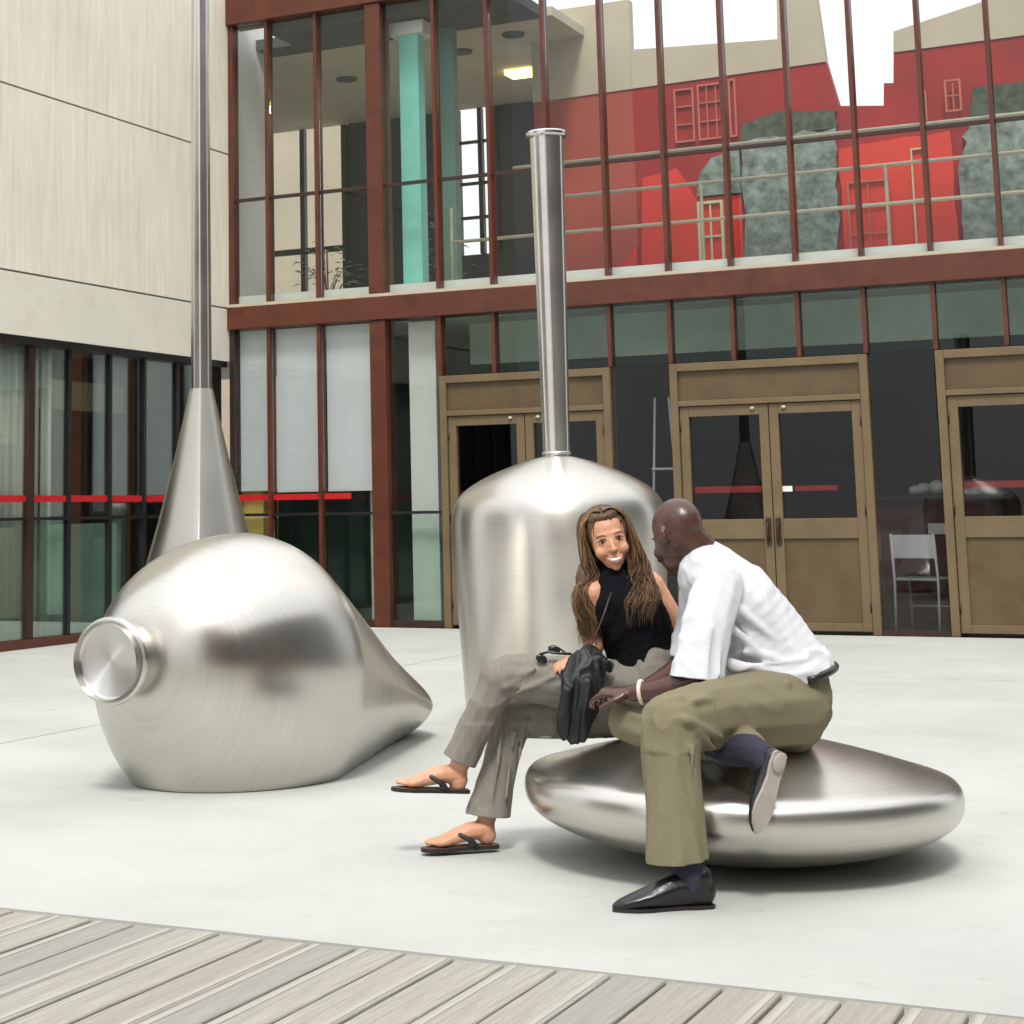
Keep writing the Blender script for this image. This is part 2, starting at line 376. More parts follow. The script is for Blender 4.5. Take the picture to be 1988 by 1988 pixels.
# door frames with double leaves
def door_set(x0, x1):
    zt = 2.49
    f = MB()
    f.box(x0, x0+.075, -.075, .09, 0, zt); f.box(x1-.075, x1, -.075, .09, 0, zt)
    f.box(x0+.075, x1-.075, -.075, .09, 2.415, zt); f.box(x0+.075, x1-.075, -.075, .09, 2.085, 2.135)
    f.build('door_frame', M['tan'], GB, bevel=.004)
    MB().box(x0+.075, x1-.075, -.035, .03, 2.137, 2.413).build('transom_panel', M['tan_panel'], GB)
    xm = (x0+x1)/2
    for a, b, side in ((x0+.08, xm-.004, 1), (xm+.004, x1-.08, -1)):
        st = .085; t = MB(); y0, y1 = -.048, .03
        t.box(a, a+st, y0, y1, .03, 2.08); t.box(b-st, b, y0, y1, .03, 2.08)
        t.box(a+st, b-st, y0, y1, 1.985, 2.08); t.box(a+st, b-st, y0, y1, .85, 1.03); t.box(a+st, b-st, y0, y1, .03, .10)
        leaf = t.build('door_leaf', M['tan'], GB, bevel=.003)
        MB().box(a+st, b-st, -.012, -.004, 1.03, 1.985).build('glass_pane', M['glass_dark'], leaf)
        MB().box(a+st, b-st, -.026, .01, .10, .85).build('lower_panel', M['tan_panel'], leaf)
        hx = b-.042 if side == 1 else a+.042
        MB().box(hx-.022, hx+.022, -.072, -.049, .80, 1.04).build('handle_plate', M['brown_dark'], leaf, bevel=.004)
        MB().tube([(hx, -.074, .84), (hx, -.10, .86), (hx, -.10, .98), (hx, -.074, 1.0)], .009).build('handle', M['brown_dark'], leaf, smooth=True)
        if side == 1: MB().box(a+st+.0, b-st, .035, .075, 1.275, 1.335).build('push_bar', M['red'], leaf)
        else:
            MB().box(a+st+.10, b-st-.18, .035, .075, 1.28, 1.325).build('push_bar', M['red'], leaf)
            MB().box(a+st, a+st+.09, -.016, -.013, 1.275, 1.325).build('notice', M['white'], leaf)
        for hz in (.25, 1.1, 1.9):
            ex = a+.004 if side == 1 else b-.004
            MB().tube([(ex, -.055, hz-.05), (ex, -.055, hz+.05)], .009).build('hinge', M['brown_dark'], leaf, smooth=True)
        MB().box(min(hx-.16*side, hx-.40*side), max(hx-.16*side, hx-.40*side), .032, .07, 2.0, 2.06).build('door_closer', M['brown_dark'], leaf)
        MB().ell((hx-.10*side, -.062, 2.045), (.022, .014, .014)).build('door_stud', M['cream'], leaf, smooth=True)
door_set(2.47, 4.27); door_set(4.86, 6.70); door_set(7.29, 9.11); door_set(9.71, 11.52)
for a, b in ((4.275, 4.855), (6.705, 7.285), (9.115, 9.705)):
    pane(a+.01, b-.01, .05, 2.498, 'glass_dark', y=-.03)
    MB().box(a, b, -.065, .03, 0, .048).build('sill', M['brown_dark'], GB)
# slabs, ceilings, room walls
MB().box(-6, X1, .23, 6.0, 3.09, 3.33).build('floor_slab', M['room_ceiling'], GB)
MB().box(0, X1, .06, .30, 3.378, 3.47).build('floor_curb', M['white'], GB)
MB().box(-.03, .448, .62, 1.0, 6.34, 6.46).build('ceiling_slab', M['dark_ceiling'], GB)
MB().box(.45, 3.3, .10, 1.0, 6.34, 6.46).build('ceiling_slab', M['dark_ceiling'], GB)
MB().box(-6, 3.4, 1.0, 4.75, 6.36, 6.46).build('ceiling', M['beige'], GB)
MB().box(-.15, -.03, .12, .99, 3.34, 7.4).build('return_wall', M['white'], GB)
MB().box(-.3, X1, .10, 6.0, -.02, .02).build('room_floor', M['room_floor'], GB)
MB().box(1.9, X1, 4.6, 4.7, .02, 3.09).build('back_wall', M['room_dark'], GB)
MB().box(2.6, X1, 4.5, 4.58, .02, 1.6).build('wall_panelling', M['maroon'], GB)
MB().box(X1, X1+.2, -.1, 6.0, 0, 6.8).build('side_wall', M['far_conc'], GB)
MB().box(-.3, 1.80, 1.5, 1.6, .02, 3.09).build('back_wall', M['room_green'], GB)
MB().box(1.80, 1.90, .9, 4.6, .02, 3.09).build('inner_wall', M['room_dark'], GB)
MB().box(2.46, X1, .75, .80, 2.66, 3.088).build('bulkhead', M['soffit'], GB)
# upper floor back wall with openings
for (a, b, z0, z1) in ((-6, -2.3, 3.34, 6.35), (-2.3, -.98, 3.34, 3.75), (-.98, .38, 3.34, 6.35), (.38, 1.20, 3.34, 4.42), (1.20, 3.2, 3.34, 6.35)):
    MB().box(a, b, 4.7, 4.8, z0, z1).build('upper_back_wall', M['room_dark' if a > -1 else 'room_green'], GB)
for x in (-2.28, -1.66, -1.02): MB().box(x-.035, x+.035, 4.64, 4.72, 3.75, 6.34).build('back_mullion', M['black'], GB)
MB().box(-2.3, -.98, 4.66, 4.70, 4.62, 4.70).build('back_transom', M['black'], GB)
for x in (.40, .66, .98, 1.2): MB().box(x-.03, x+.03, 4.64, 4.72, 4.42, 6.34).build('back_mullion', M['black'], GB)
for z in (4.9, 5.35, 5.9): MB().box(.38, 1.2, 4.66, 4.70, z-.02, z+.02).build('back_transom', M['black'], GB)
# concrete court wall beyond the back opening
MB().box(-9, -1.5, 9.0, 9.4, 0, 8.5).build('court_wall', M['beige2'], GB)
# turquoise column inside, capital on top
cA = MB().box(1.90, 2.12, .34, .50, 3.48, 6.18).build('interior_column', M['teal'], GB); tag(cA, 'turquoise column behind the upper glass')
MB().box(1.80, 2.20, .30, .62, 6.18, 6.32).build('capital', M['white'], cA)
MB().box(2.10, 2.32, .80, .92, 3.34, 6.34).build('interior_column', M['teal_grey'], GB)
# ceiling lamp
MB().box(2.02, 2.36, 3.0, 3.28, 6.30, 6.355).build('ceiling_lamp', M['lamp'], GB)
ld = bpy.data.lights.new('ceiling_lamp_light', 'AREA'); ld.energy = 14; ld.size = .4; ld.color = (1, .85, .6)
lo = bpy.data.objects.new('ceiling_lamp_light', ld); COL.objects.link(lo); lo.location = (2.19, 3.14, 6.28); lo.parent = GB
for x, y in ((1.95, 1.9), (2.75, 1.5), (.2, 2.4)): MB().lathe([(0, 6.335), (.12, 6.335), (.13, 6.36), (0, 6.36)], (x, y), 20).build('ceiling_vent', M['dark_ceiling'], GB)
# railing behind the upper glass
for z, xa in ((3.89, 2.5), (4.255, 3.55), (4.60, 3.2)):
    MB().tube([(xa, .26, z), (X1, .26, z)], .018).build('railing_bar', M['rail'], GB, smooth=True)
for x in (2.5, 3.55, 5.15, 6.9, 8.6): MB().tube([(x, .26, 3.47), (x, .26, 4.25)], .016).build('railing_post', M['rail'], GB, smooth=True)
# reflected red building put in as coloured panels behind the glass; open sky above
MB().prism([(2.77, 3.34), (3.93, 3.34), (3.93, 5.69), (2.77, 5.67)], 2.0, 2.12).build('reflected_red_wall', M['red_pale'], GB)  # paler red where reflections overlap, put into the colour
MB().prism([(3.932, 3.34), (X1, 3.34), (X1, 5.76), (6.73, 5.73), (6.71, 5.415), (6.615, 5.425), (6.60, 5.19), (6.15, 5.24), (6.04, 5.72), (3.932, 5.69)], 2.0, 2.12).build('reflected_red_wall', M['red_reflected'], GB)
MB().prism([(2.77, 5.672), (3.93, 5.692), (3.93, 6.7), (2.77, 6.7)], 1.985, 2.12).build('bulkhead', M['beige2'], GB)
MB().prism([(3.932, 5.692), (6.04, 5.722), (5.95, 6.75), (5.57, 6.75), (5.55, 6.03), (3.932, 6.13)], 1.985, 2.12).build('bulkhead', M['beige2'], GB)  # beige cornice of the reflected building, put in as solid bands
MB().prism([(6.73, 5.732), (X1, 5.762), (X1, 6.9), (7.69, 6.15), (6.745, 5.95)], 1.985, 2.12).build('bulkhead', M['beige2'], GB)
def jag(pts, amp, n=5, seed=1):
    rr = random.Random(seed); out = []
    for (a, b) in zip(pts, pts[1:]+pts[:1]):
        for i in range(n):
            t = i/n; out.append((a[0]+(b[0]-a[0])*t + (rr.uniform(-amp, amp) if i else 0), a[1]+(b[1]-a[1])*t + (rr.uniform(-amp, amp) if i else 0)))
    return out
MB().prism(jag([(5.10, 3.52), (6.05, 3.52), (6.10, 4.3), (6.12, 5.0), (5.12, 4.95)], .03, 6, 2), 1.93, 2.0).build('reflected_stone', M['mottled'], GB)  # grey-green patches of the reflected stone front, put in as flat panels
MB().prism(jag([(5.10, 4.95), (6.12, 5.0), (6.13, 5.18), (5.5, 5.24), (5.14, 5.16)], .02, 5, 4), 1.94, 2.0).build('reflected_stone', M['mottled_dark'], GB)
MB().prism(jag([(7.28, 3.6), (X1, 3.6), (X1, 4.95), (7.42, 4.95), (7.30, 4.4)], .035, 7, 3), 1.93, 2.0).build('reflected_stone', M['mottled'], GB)
MB().prism(jag([(7.42, 4.96), (X1, 4.96), (X1, 5.3), (7.5, 5.26)], .02, 5, 6), 1.94, 2.0).build('reflected_stone', M['mottled_dark'], GB)
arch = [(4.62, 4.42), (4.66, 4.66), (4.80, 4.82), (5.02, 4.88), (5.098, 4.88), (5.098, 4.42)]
MB().prism(arch, 1.92, 2.0).build('reflected_stone', M['mottled'], GB)
MB().prism([(3.96, 3.5), (5.095, 3.5), (5.095, 4.40), (4.6, 4.40), (4.4, 4.75), (4.02, 4.68)], 1.955, 2.0).build('reflected_bright_red', M['red_bright'], GB)  # brighter red of the reflected building, put in as separate panels
MB().prism(jag([(6.14, 3.7), (7.26, 3.72), (7.24, 4.85), (6.13, 4.78)], .015, 5, 9), 1.955, 2.0).build('reflected_bright_red', M['red_bright'], GB)
MB().prism([(3.5, 3.5), (3.925, 3.5), (3.925, 3.95), (3.75, 3.75)], 1.955, 2.0).build('reflected_bright_red', M['red_bright'], GB)
def reflected_window(x0, x1, z0, z1, nx, nz, m, t=.02, y=1.97):  # windows of the reflected building, built as frames on the panels
    f = MB()
    f.box(x0, x0+t, y-.03, y, z0, z1); f.box(x1-t, x1, y-.03, y, z0, z1); f.box(x0+t, x1-t, y-.03, y, z0, z0+t); f.box(x0+t, x1-t, y-.03, y, z1-t, z1)
    w = f.build('reflected_frame', M[m], GB)
    for i in range(1, nx):
        xx = x0+(x1-x0)*i/nx; MB().box(xx-t/3, xx+t/3, y-.02, y-.004, z0+t, z1-t).build('reflected_bar', M[m], w)
    for i in range(1, nz):
        zz = z0+(z1-z0)*i/nz; MB().box(x0+t, x1-t, y-.024, y-.008, zz-t/3, zz+t/3).build('reflected_bar', M[m], w)
reflected_window(4.40, 4.62, 5.03, 5.62, 1, 3, 'salmon', y=1.998); reflected_window(4.66, 4.96, 5.03, 5.64, 3, 3, 'salmon', y=1.998); reflected_window(5.0, 5.08, 5.03, 5.66, 1, 1, 'salmon', y=1.998)
reflected_window(7.22, 7.38, 5.03, 5.36, 2, 2, 'salmon', y=1.93); reflected_window(6.98, 7.03, 4.98, 5.30, 1, 4, 'salmon', y=1.998)
reflected_window(4.62, 4.90, 3.60, 4.36, 2, 2, 'cream', .03, y=1.95); reflected_window(6.2, 6.62, 3.60, 4.42, 2, 3, 'salmon', .02, y=1.95)
reflected_window(6.85, 7.0, 3.66, 4.70, 1, 2, 'cream', .015, y=1.95)
# white lower glimpses at ground floor: blinds, white pier, box
for a, b, z in ((.05, .455, 1.42), (.505, 1.06, 1.40), (1.108, 1.66, 1.40)):
    o = MB()
    n = 42
    for i in range(n):
        z1 = 3.09-(3.09-z)*i/n; o.box(a, b, .085+.0012*(i % 2), .10+.0012*(i % 2), z1-(3.09-z)/n, z1)
    o.build('blind', M['blind'], GB); 
    MB().box(a, b, .08, .11, z-.035, z).build('blind_rail', M['white'], GB)
MB().box(2.03, 2.33, .16, .34, .02, 3.08).build('interior_column', M['white'], GB)
MB().box(1.88, 2.44, .66, .70, .02, .9).build('low_partition', M['frosted'], GB)
MB().box(1.89, 2.10, .66, .70, 1.2, 1.62).build('low_partition', M['white'], GB)
MB().box(1.46, 1.60, .35, .45, .02, 1.4).build('white_jamb', M['white'], GB)
# ------------- free standing things inside
def chair(loc, rz, label):
    t = empty('folding_chair', loc, rz, label=label, cat='chair')
    for sx in (-.2, .2):
        MB().tube([(sx, -.2, 0), (sx, -.17, .45), (sx*.95, .12, .46)], .013).build('leg', M['white'], t, smooth=True)
        MB().tube([(sx, .22, 0), (sx, .19, .45), (sx*.97, .24, .86)], .013).build('leg', M['white'], t, smooth=True)
    MB().box(-.2, .2, -.2, .2, .44, .465).build('seat', M['frosted'], t, bevel=.006)
    MB().box(-.19, .19, .20, .225, .64, .85).build('backrest', M['blind'], t, bevel=.006)
    MB().tube([(-.2, -.19, .2), (.2, -.19, .2)], .009).build('stretcher', M['white'], t, smooth=True)
    return t
chair((6.98, .52, .02), R(170), 'white metal chair standing behind the glass between the two right doors')
counter = empty('reception_counter', (7.0, 1.4, .02), label='dark maroon counter inside behind the chair by the right doors', cat='counter')
MB().box(-.6, .6, -.25, .25, 0, 1.16).build('counter_body', M['maroon'], counter)
MB().box(-.64, .64, -.3, .3, 1.16, 1.2).build('counter_top', M['black'], counter)
hp = MB(); rr = random.Random(3)
for i in range(9):
    cx = -.26+.065*i; hp.ell((cx, rr.uniform(-.05, .05), .045+.03*math.sin(i*.6)), (.075, .09, rr.uniform(.03, .075)))
tag(hp.build('white_cloth_heap', M['white'], None, smooth=True, loc=(7.08, 1.35, 1.225)), 'crumpled white cloth heap on top of the maroon counter', 'cloth')
sg = MB().box(-.16, .16, -.01, .01, 0, .1).build('paper_notice', M['white'], None, loc=(7.1, 1.13, .86)); tag(sg, 'small white paper notice on the front of the maroon counter', 'notice')
bx = empty('yellow_box', (.07, .34, .02), label='tall yellow box standing behind the glass next to the corner', cat='box')
MB().box(-.2, .2, -.16, .16, 0, 1.08).build('carton', M['yellow'], bx); MB().box(-.205, .205, -.165, .165, 1.09, 1.37).build('lid', M['yellow'], bx)
ez = empty('window_reflection', (4.55, .6, .02), label='pale window reflection built as a frame behind the dark glass between the left and middle doors', cat='reflection')  # window reflected in the sidelight, put in as a solid frame
MB().tube([(-.17, 0, 0), (-.06, .02, 2.2)], .012).build('leg', M['blind'], ez); MB().tube([(.2, 0, 0), (.08, .02, 2.2)], .012).build('leg', M['blind'], ez); MB().tube([(-.11, 0, 1.5), (.14, 0, 1.5)], .012).build('reflection_crossbar', M['blind'], ez)  # legs stand in for the uprights of the reflected window
# pale leafy plants on the upper floor
def plant(loc, h, label):
    t = empty('potted_plant', loc, 0, label=label, cat='plant', group='plants on the upper floor')
    MB().lathe([(0, 0), (.10, 0), (.14, .22), (.12, .22), (.11, .03), (0, .03)], (0, 0), 20).build('pot', M['room_dark'], t, smooth=True)
    b = MB(); st = MB(); rr = random.Random(int(h*100))
    for i in range(70):
        a = rr.uniform(0, 6.28); e = rr.uniform(.1, 1.0); p = Vector((math.cos(a)*e*.34, math.sin(a)*e*.34, .2+h*rr.uniform(.25, 1)*(1-.4*e)))
        d = Vector((math.cos(a), math.sin(a), rr.uniform(-.3, .6))).normalized(); s = d.cross(Vector((0, 0, 1))).normalized()*.022
        l = .13; q = [p, p+d*l*.5+s, p+d*l+Vector((0, 0, -.02)), p+d*l*.5-s]
        b.bm.faces.new([b.bm.verts.new(v) for v in q])
        if i % 5 == 0: st.tube([(0, 0, .05), tuple(p*.6+Vector((0, 0, .1))), tuple(p)], .005, 5)
    b.build('foliage', M['leaf'], t); st.build('stem', M['brown_dark'], t)
plant((.55, 1.2, 3.33), .75, 'pale leafy plant on the upper floor left of the thick oxblood column')
plant((1.55, 2.0, 3.33), 1.1, 'taller leafy plant on the upper floor beside the turquoise column')

# ================================================================== CONCRETE WING (plane x=0, towards the camera)
CB = empty('concrete_building', (0, -4, 0), label='pale board marked concrete wing over a dark framed glazed ground floor', cat='building')
CB.location = (0, 0, 0)
YE = -8.2
for z0, z1, m in ((2.765, 3.325, 'smooth_concrete'), (3.345, 5.015, 'concrete'), (5.035, 9.2, 'concrete')):
    MB().box(-.35, 0, YE, -.035, z0, z1).build('concrete_panel', M[m], CB)
MB().box(-.34, -.022, YE+.01, -.05, 3.32, 5.04).build('joint_backing', M['joint'], CB)
MB().box(-4.5, -.36, YE, -.05, 2.95, 9.1).build('rear_mass', M['far_conc'], CB)
MB().box(-.18, -.02, YE, -.06, 2.70, 2.762).build('head_frame', M['black'], CB)
MB().box(-.17, -.03, YE, -.06, 0, .075).build('sill', M['brown'], CB)
lm = [-.38, -.95, -1.55, -2.14, -2.80, -3.38, -4.10, -4.75, -5.4, -6.05, -6.7, -7.35, -8.0]
for i, y in enumerate(lm):
    w = .045 if y == -3.38 else .022
    MB().box(-.125, -.075, y-w, y+w, .077, 2.698).build('mullion', M['brown_dark' if w > .03 else 'black'], CB)
prev = -.065
for y in lm:
    a, b = y+.03, prev-.001
    if y == -3.38: a = y+.052
    MB().box(-.105, -.097, a, b, .078, 1.12).build('pane', M['glass_green'], CB)
    MB().box(-.105, -.097, a, b, 1.15, 2.697).build('pane', M['glass'], CB)
    MB().box(-.13, -.07, a, b, 1.121, 1.149).build('transom', M['black'], CB)
    MB().box(-.095, -.092, a, b, 1.285, 1.345).build('red_stripe', M['stripe'], CB)
    prev = y-.03 if y != -3.38 else y-.052
MB().box(-4.3, -.19, YE, -.05, -.01, .02).build('room_floor', M['room_floor'], CB)
MB().box(-4.3, -.37, YE, -.05, 2.9, 2.94).build('room_ceiling', M['room_ceiling'], CB)
MB().box(-4.3, -.13, -.045, -.005, 0, 3.0).build('inner_end_wall', M['room_dark'], CB)
MB().box(-4.4, -4.3, YE, -.05, .02, 2.9).build('back_wall', M['room_dark'], CB)
MB().box(-4.3, -.2, YE-.1, YE, 0, 9).build('end_wall', M['far_conc'], CB)
MB().box(-1.3, -1.25, -2.9, -.2, 2.25, 2.55).build('reflected_band', M['cream'], CB)  # cream strip put in for the warm reflections in this glazing
MB().box(-2.0, -1.9, -3.3, -.1, .02, 2.25).build('inner_partition', M['room_dark'], CB)
MB().box(-.30, -.27, -3.9, -1.75, .02, 1.08).build('low_partition', M['frosted'], CB)
def curtain(y0, y1, x=-.22, z0=.05, z1=2.69):
    b = MB(); n = max(6, int((y1-y0)/.018)); va = []; vb = []
    for i in range(n+1):
        y = y0+(y1-y0)*i/n; xx = x+.018*math.sin(i*1.1)
        va.append(b.bm.verts.new((xx, y, z0))); vb.append(b.bm.verts.new((xx, y, z1)))
    for i in range(n): b.bm.faces.new((va[i], va[i+1], vb[i+1], vb[i]))
    o = b.build('curtain', M['curtain'], None, smooth=True)
    sm = o.modifiers.new('thick', 'SOLIDIFY'); sm.thickness = .004
    return o
tag(curtain(-5.4, -3.17, -.16), 'wide white curtain behind the leftmost pane of the concrete wing', 'curtain')
tag(curtain(-3.14, -3.0, -.16), 'narrow white curtain edge right of the thick mullion', 'curtain')
tb = MB().box(-.25, .25, -.2, .2, 0, .5).build('white_cabinet', M['white'], None, loc=(-.65, -2.0, .02)); tag(tb, 'low white cabinet behind the lower glass of the concrete wing', 'cabinet')

# ================================================================== unseen blocks added around the camera, sized and spaced for steel and glass reflections
def unseen_block(name, label, x0, x1, y0, y1, h, face, m):
    t = empty(name, ((x0+x1)/2, (y0+y1)/2, 0), label=label, cat='building', group='unseen blocks added around the plaza for reflections')
    cx, cy = t.location.x, t.location.y
    MB().box(x0-cx, x1-cx, y0-cy, y1-cy, 0, h).build('wall', M[m], t)  # wall of the added unseen block
    MB().box(x0-cx-.2, x1-cx+.2, y0-cy-.2, y1-cy+.2, h, h+.8).build('unseen_cornice', M['beige2'], t)
    fl = int(h//3.4)
    for f in range(fl):
        z0 = 1.0+f*3.4
        if face == 'y':
            x = x0+1.2
            while x < x1-1.6:
                w = MB().box(x-cx, x+1.3-cx, y1-cy, y1-cy+.06, z0, z0+1.9).build('window', M['white'], t)
                MB().box(x-cx+.1, x+1.2-cx, y1-cy+.06, y1-cy+.075, z0+.1, z0+1.8).build('window_pane', M['leather'], w); x += 3.2
        else:
            y = y0+1.2
            while y < y1-1.6:
                w = MB().box(x0-cx-.06, x0-cx, y-cy, y+1.3-cy, z0, z0+1.9).build('window', M['white'], t)  # window and pane of the added unseen block
                MB().box(x0-cx-.075, x0-cx-.06, y-cy+.1, y+1.2-cy, z0+.1, z0+1.8).build('window_pane', M['leather'], w); y += 3.2
unseen_block('unseen_brick_block', 'unseen dark red brick block added behind the viewer on the right, mirrored in the steel', 11, 34, -40, -29, 12, 'y', 'brick')
unseen_block('unseen_brick_block', 'unseen dark red brick block added behind the viewer on the left, mirrored in the steel', -44, -16, -42, -31, 12, 'y', 'brick')
unseen_block('unseen_side_block', 'unseen grey concrete block added right of the plaza to darken steel reflections', 21, 32, -28, 4, 11, 'x', 'far_conc')

# ================================================================== STEEL SCULPTURES
# lying vessel: round front with a neck, pinched flat at the far end
LV = empty('lying_steel_vessel', (5.60, -9.2, 0), label='big brushed steel vessel lying on its side with flanged neck toward the viewer', cat='sculpture')
def lying_body():
    bm = bmesh.new(); n = 160; rings = []
    ts = []
    yy = []
    for i in range(26):
        a = (i+.35)/26*math.pi/2; yy.append(('f', a))
    for i in range(1, 61): yy.append(('t', i/60))
    for kind, v in yy:
        if kind == 'f':
            y = -10.12+.72*(1-math.cos(v)); k = math.sin(v)**.80
            w, hu, hl, zc, pin, xc = .60*k, .60*k, .74*k, .475+.075*(1-k)**.8, 0, .12-.10*(1-k)
        else:
            y = -9.40+1.66*v
            u = max(0, (v-.12)/.88); us = u*u*(3-2*u)
            u = v; w = (.60-.29*u)*(1-.45*max(0, (v-.86)/.14)**2.2); zc = .475-.350*u; hu = (.60-.465*u)*(1+.10*math.sin(math.pi*v)); hl = hu+.14*(1-u)**1.5; xc = .12-.10*u
            pin = .70*min(1, v/.6)*(1-.65*max(0, (v-.7)/.3))
            hu *= 1+.10*math.sin(math.pi*min(1, u*1.6))*.0
        ring = []
        for t in range(n):
            a = 2*math.pi*t/n; cx = math.cos(a); cz = math.sin(a)
            xe = cx; ze_r = cz
            # pinched section: two parabolic faces meeting in side creases
            xp = 1-2*abs(((t/n*2) % 1)-.0) if False else cx
            zp = (1-cx*cx)*(1 if cz >= 0 else -1)*1.0
            zz = ze_r*(1-pin)+zp*pin
            h = hu if cz >= 0 else hl
            z = zc+h*zz
            ring.append(bm.verts.new((xc+w*xe, y+9.2, z)))
        rings.append(ring)
    for A, B in zip(rings, rings[1:]):
        for t in range(n): bm.faces.new((A[t], A[(t+1) % n], B[(t+1) % n], B[t]))
    bm.faces.new(rings[0][::-1])
    # rounded far lip
    last = rings[-1]; r2 = [bm.verts.new(((v.co.x-.02)*.985+.02, v.co.y+.03, .085+(v.co.z-.085)*.5)) for v in last]
    for t in range(n): bm.faces.new((last[t], last[(t+1) % n], r2[(t+1) % n], r2[t]))
    bm.faces.new(r2)
    g_ = bm.verts[:]+bm.edges[:]+bm.faces[:]
    bmesh.ops.bisect_plane(bm, geom=g_, plane_co=(0, 0, .003), plane_no=(0, 0, 1), clear_inner=True)
    bmesh.ops.recalc_face_normals(bm, faces=bm.faces[:])
    me = bpy.data.meshes.new('vessel_body'); bm.to_mesh(me); bm.free(); me.materials.append(M['steel_y'])
    return smooth_by_angle(link(bpy.data.objects.new('vessel_body', me), LV), 28)
# same steel, brushed round the lying axis (y)
def axis_y(src, name):
    m = src.copy(); m.name = name
    for n_ in m.node_tree.nodes:
        if n_.type == 'TANGENT': n_.axis = 'Y'
        if n_.type == 'MAPPING': n_.inputs['Scale'].default_value = (1, 60, 1)
    return m
M['steel_y'] = axis_y(M['steel_c'], 'brushed_stainless_lying'); M['disc_y'] = axis_y(M['disc_end'], 'turned_end_lying')
lying_body()
def lathe_y(prof, c, name, m, parent, n=72):
    b = MB().lathe([(r, h) for r, h in prof], (0, 0), n)
    rot = Matrix.Rotation(R(90), 4, 'X')  # z -> -y
    bmesh.ops.transform(b.bm, matrix=Matrix.Translation(c) @ rot, verts=b.bm.verts)
    bmesh.ops.recalc_face_normals(b.bm, faces=b.bm.faces[:])
    return smooth_by_angle(b.build(name, M[m], parent), 30)
lathe_y([(.158, -.12), (.158, .27)], (-.05, -.79, .56), 'neck', 'steel_y', LV)
lathe_y([(.158, 0), (.177, .004), (.183, .013), (.180, .023), (.170, .027), (.160, .022), (.154, .014), (.146, .010), (.02, .014), (0, .014)], (-.05, -1.0, .56), 'flange', 'disc_y', LV)

# round tank with tall chimney
TK = empty('steel_tank', (6.435, -7.25, 0), label='upright round brushed steel tank with a tall capped chimney pipe', cat='sculpture')
prof = [(0, .004), (.51, .004), (.525, .02), (.54, .3), (.566, .7), (.582, .93), (.585, 1.03), (.581, 1.11), (.571, 1.165), (.551, 1.212), (.515, 1.255), (.462, 1.295), (.385, 1.337), (.29, 1.378), (.19, 1.413), (.09, 1.440), (0, 1.452)]
def refine(p, k=5):
    out = []
    P = [Vector((a, b, 0)) for a, b in p]
    for i in range(len(P)-1):
        p0 = P[max(i-1, 0)]; p1 = P[i]; p2 = P[i+1]; p3 = P[min(i+2, len(P)-1)]
        for j in range(k):
            t = j/k
            q = .5*((2*p1)+(-p0+p2)*t+(2*p0-5*p1+4*p2-p3)*t*t+(-p0+3*p1-3*p2+p3)*t**3)
            out.append((max(q.x, 0), q.y))
    out.append(p[-1]); return out
top = MB().lathe(prof[:3]+refine(prof[3:], 5), (0, 0), 144).build('tank_body', M['steel'], TK); smooth_by_angle(top, 30)
MB().tube([(0, 0, 1.44), (0, 0, 3.225)], [.074, .094], 64).build('chimney_pipe', M['steel2'], TK); smooth_by_angle(TK.children[-1], 30)
MB().lathe([(0, 3.225), (.108, 3.225), (.115, 3.233), (.115, 3.249), (.108, 3.257), (0, 3.259)], (0, 0), 64).build('cap', M['steel2'], TK); smooth_by_angle(TK.children[-1], 30)
MB().lathe([(.074, 1.452), (.082, 1.452), (.078, 1.468), (.074, 1.47)], (0, 0), 48).build('collar', M['steel'], TK, smooth=True)

# tall spired vessel: pinched section, ridge toward the viewer
SV = empty('steel_spire', (3.76, -6.63, 0), R(29), label='tall brushed steel spire rising from a pinched flask behind the lying vessel', cat='sculpture')
def vesica_loft(secs, name, m, n=96):
    """secs: (z, half width across x, half depth y, pinch); ridges at +-y"""
    bm = bmesh.new(); rings = []
    for z, w, d, pin in secs:
        ring = []
        for t in range(n):
            a = 2*math.pi*t/n; s = math.sin(a); c = math.cos(a)
            xr = c*(1-pin)+(1-s*s)*(1 if c >= 0 else -1)*pin
            ring.append(bm.verts.new((w*xr, d*s, z)))
        rings.append(ring)
    for A, B in zip(rings, rings[1:]):
        for t in range(n): bm.faces.new((A[t], A[(t+1) % n], B[(t+1) % n], B[t]))
    bm.faces.new(rings[0][::-1]); bm.faces.new(rings[-1])
    bmesh.ops.recalc_face_normals(bm, faces=bm.faces[:])
    me = bpy.data.meshes.new(name); bm.to_mesh(me); bm.free(); me.materials.append(m)
    return smooth_by_angle(link(bpy.data.objects.new(name, me), SV), 32)
vesica_loft([(.004, .50, .46, .2), (.10, .53, .50, .3), (.35, .50, .50, .6), (.7, .40, .46, .85), (1.1, .285, .34, .95), (1.5, .18, .21, .95), (1.964, .075, .088, .9)], 'flask_body', M['steel'])
vesica_loft([(1.965, .068, .080, .8), (2.6, .066, .078, .8), (3.6, .062, .074, .8), (5.2, .054, .06, .8), (5.8, .05, .056, .8)], 'spire', M['steel2'])

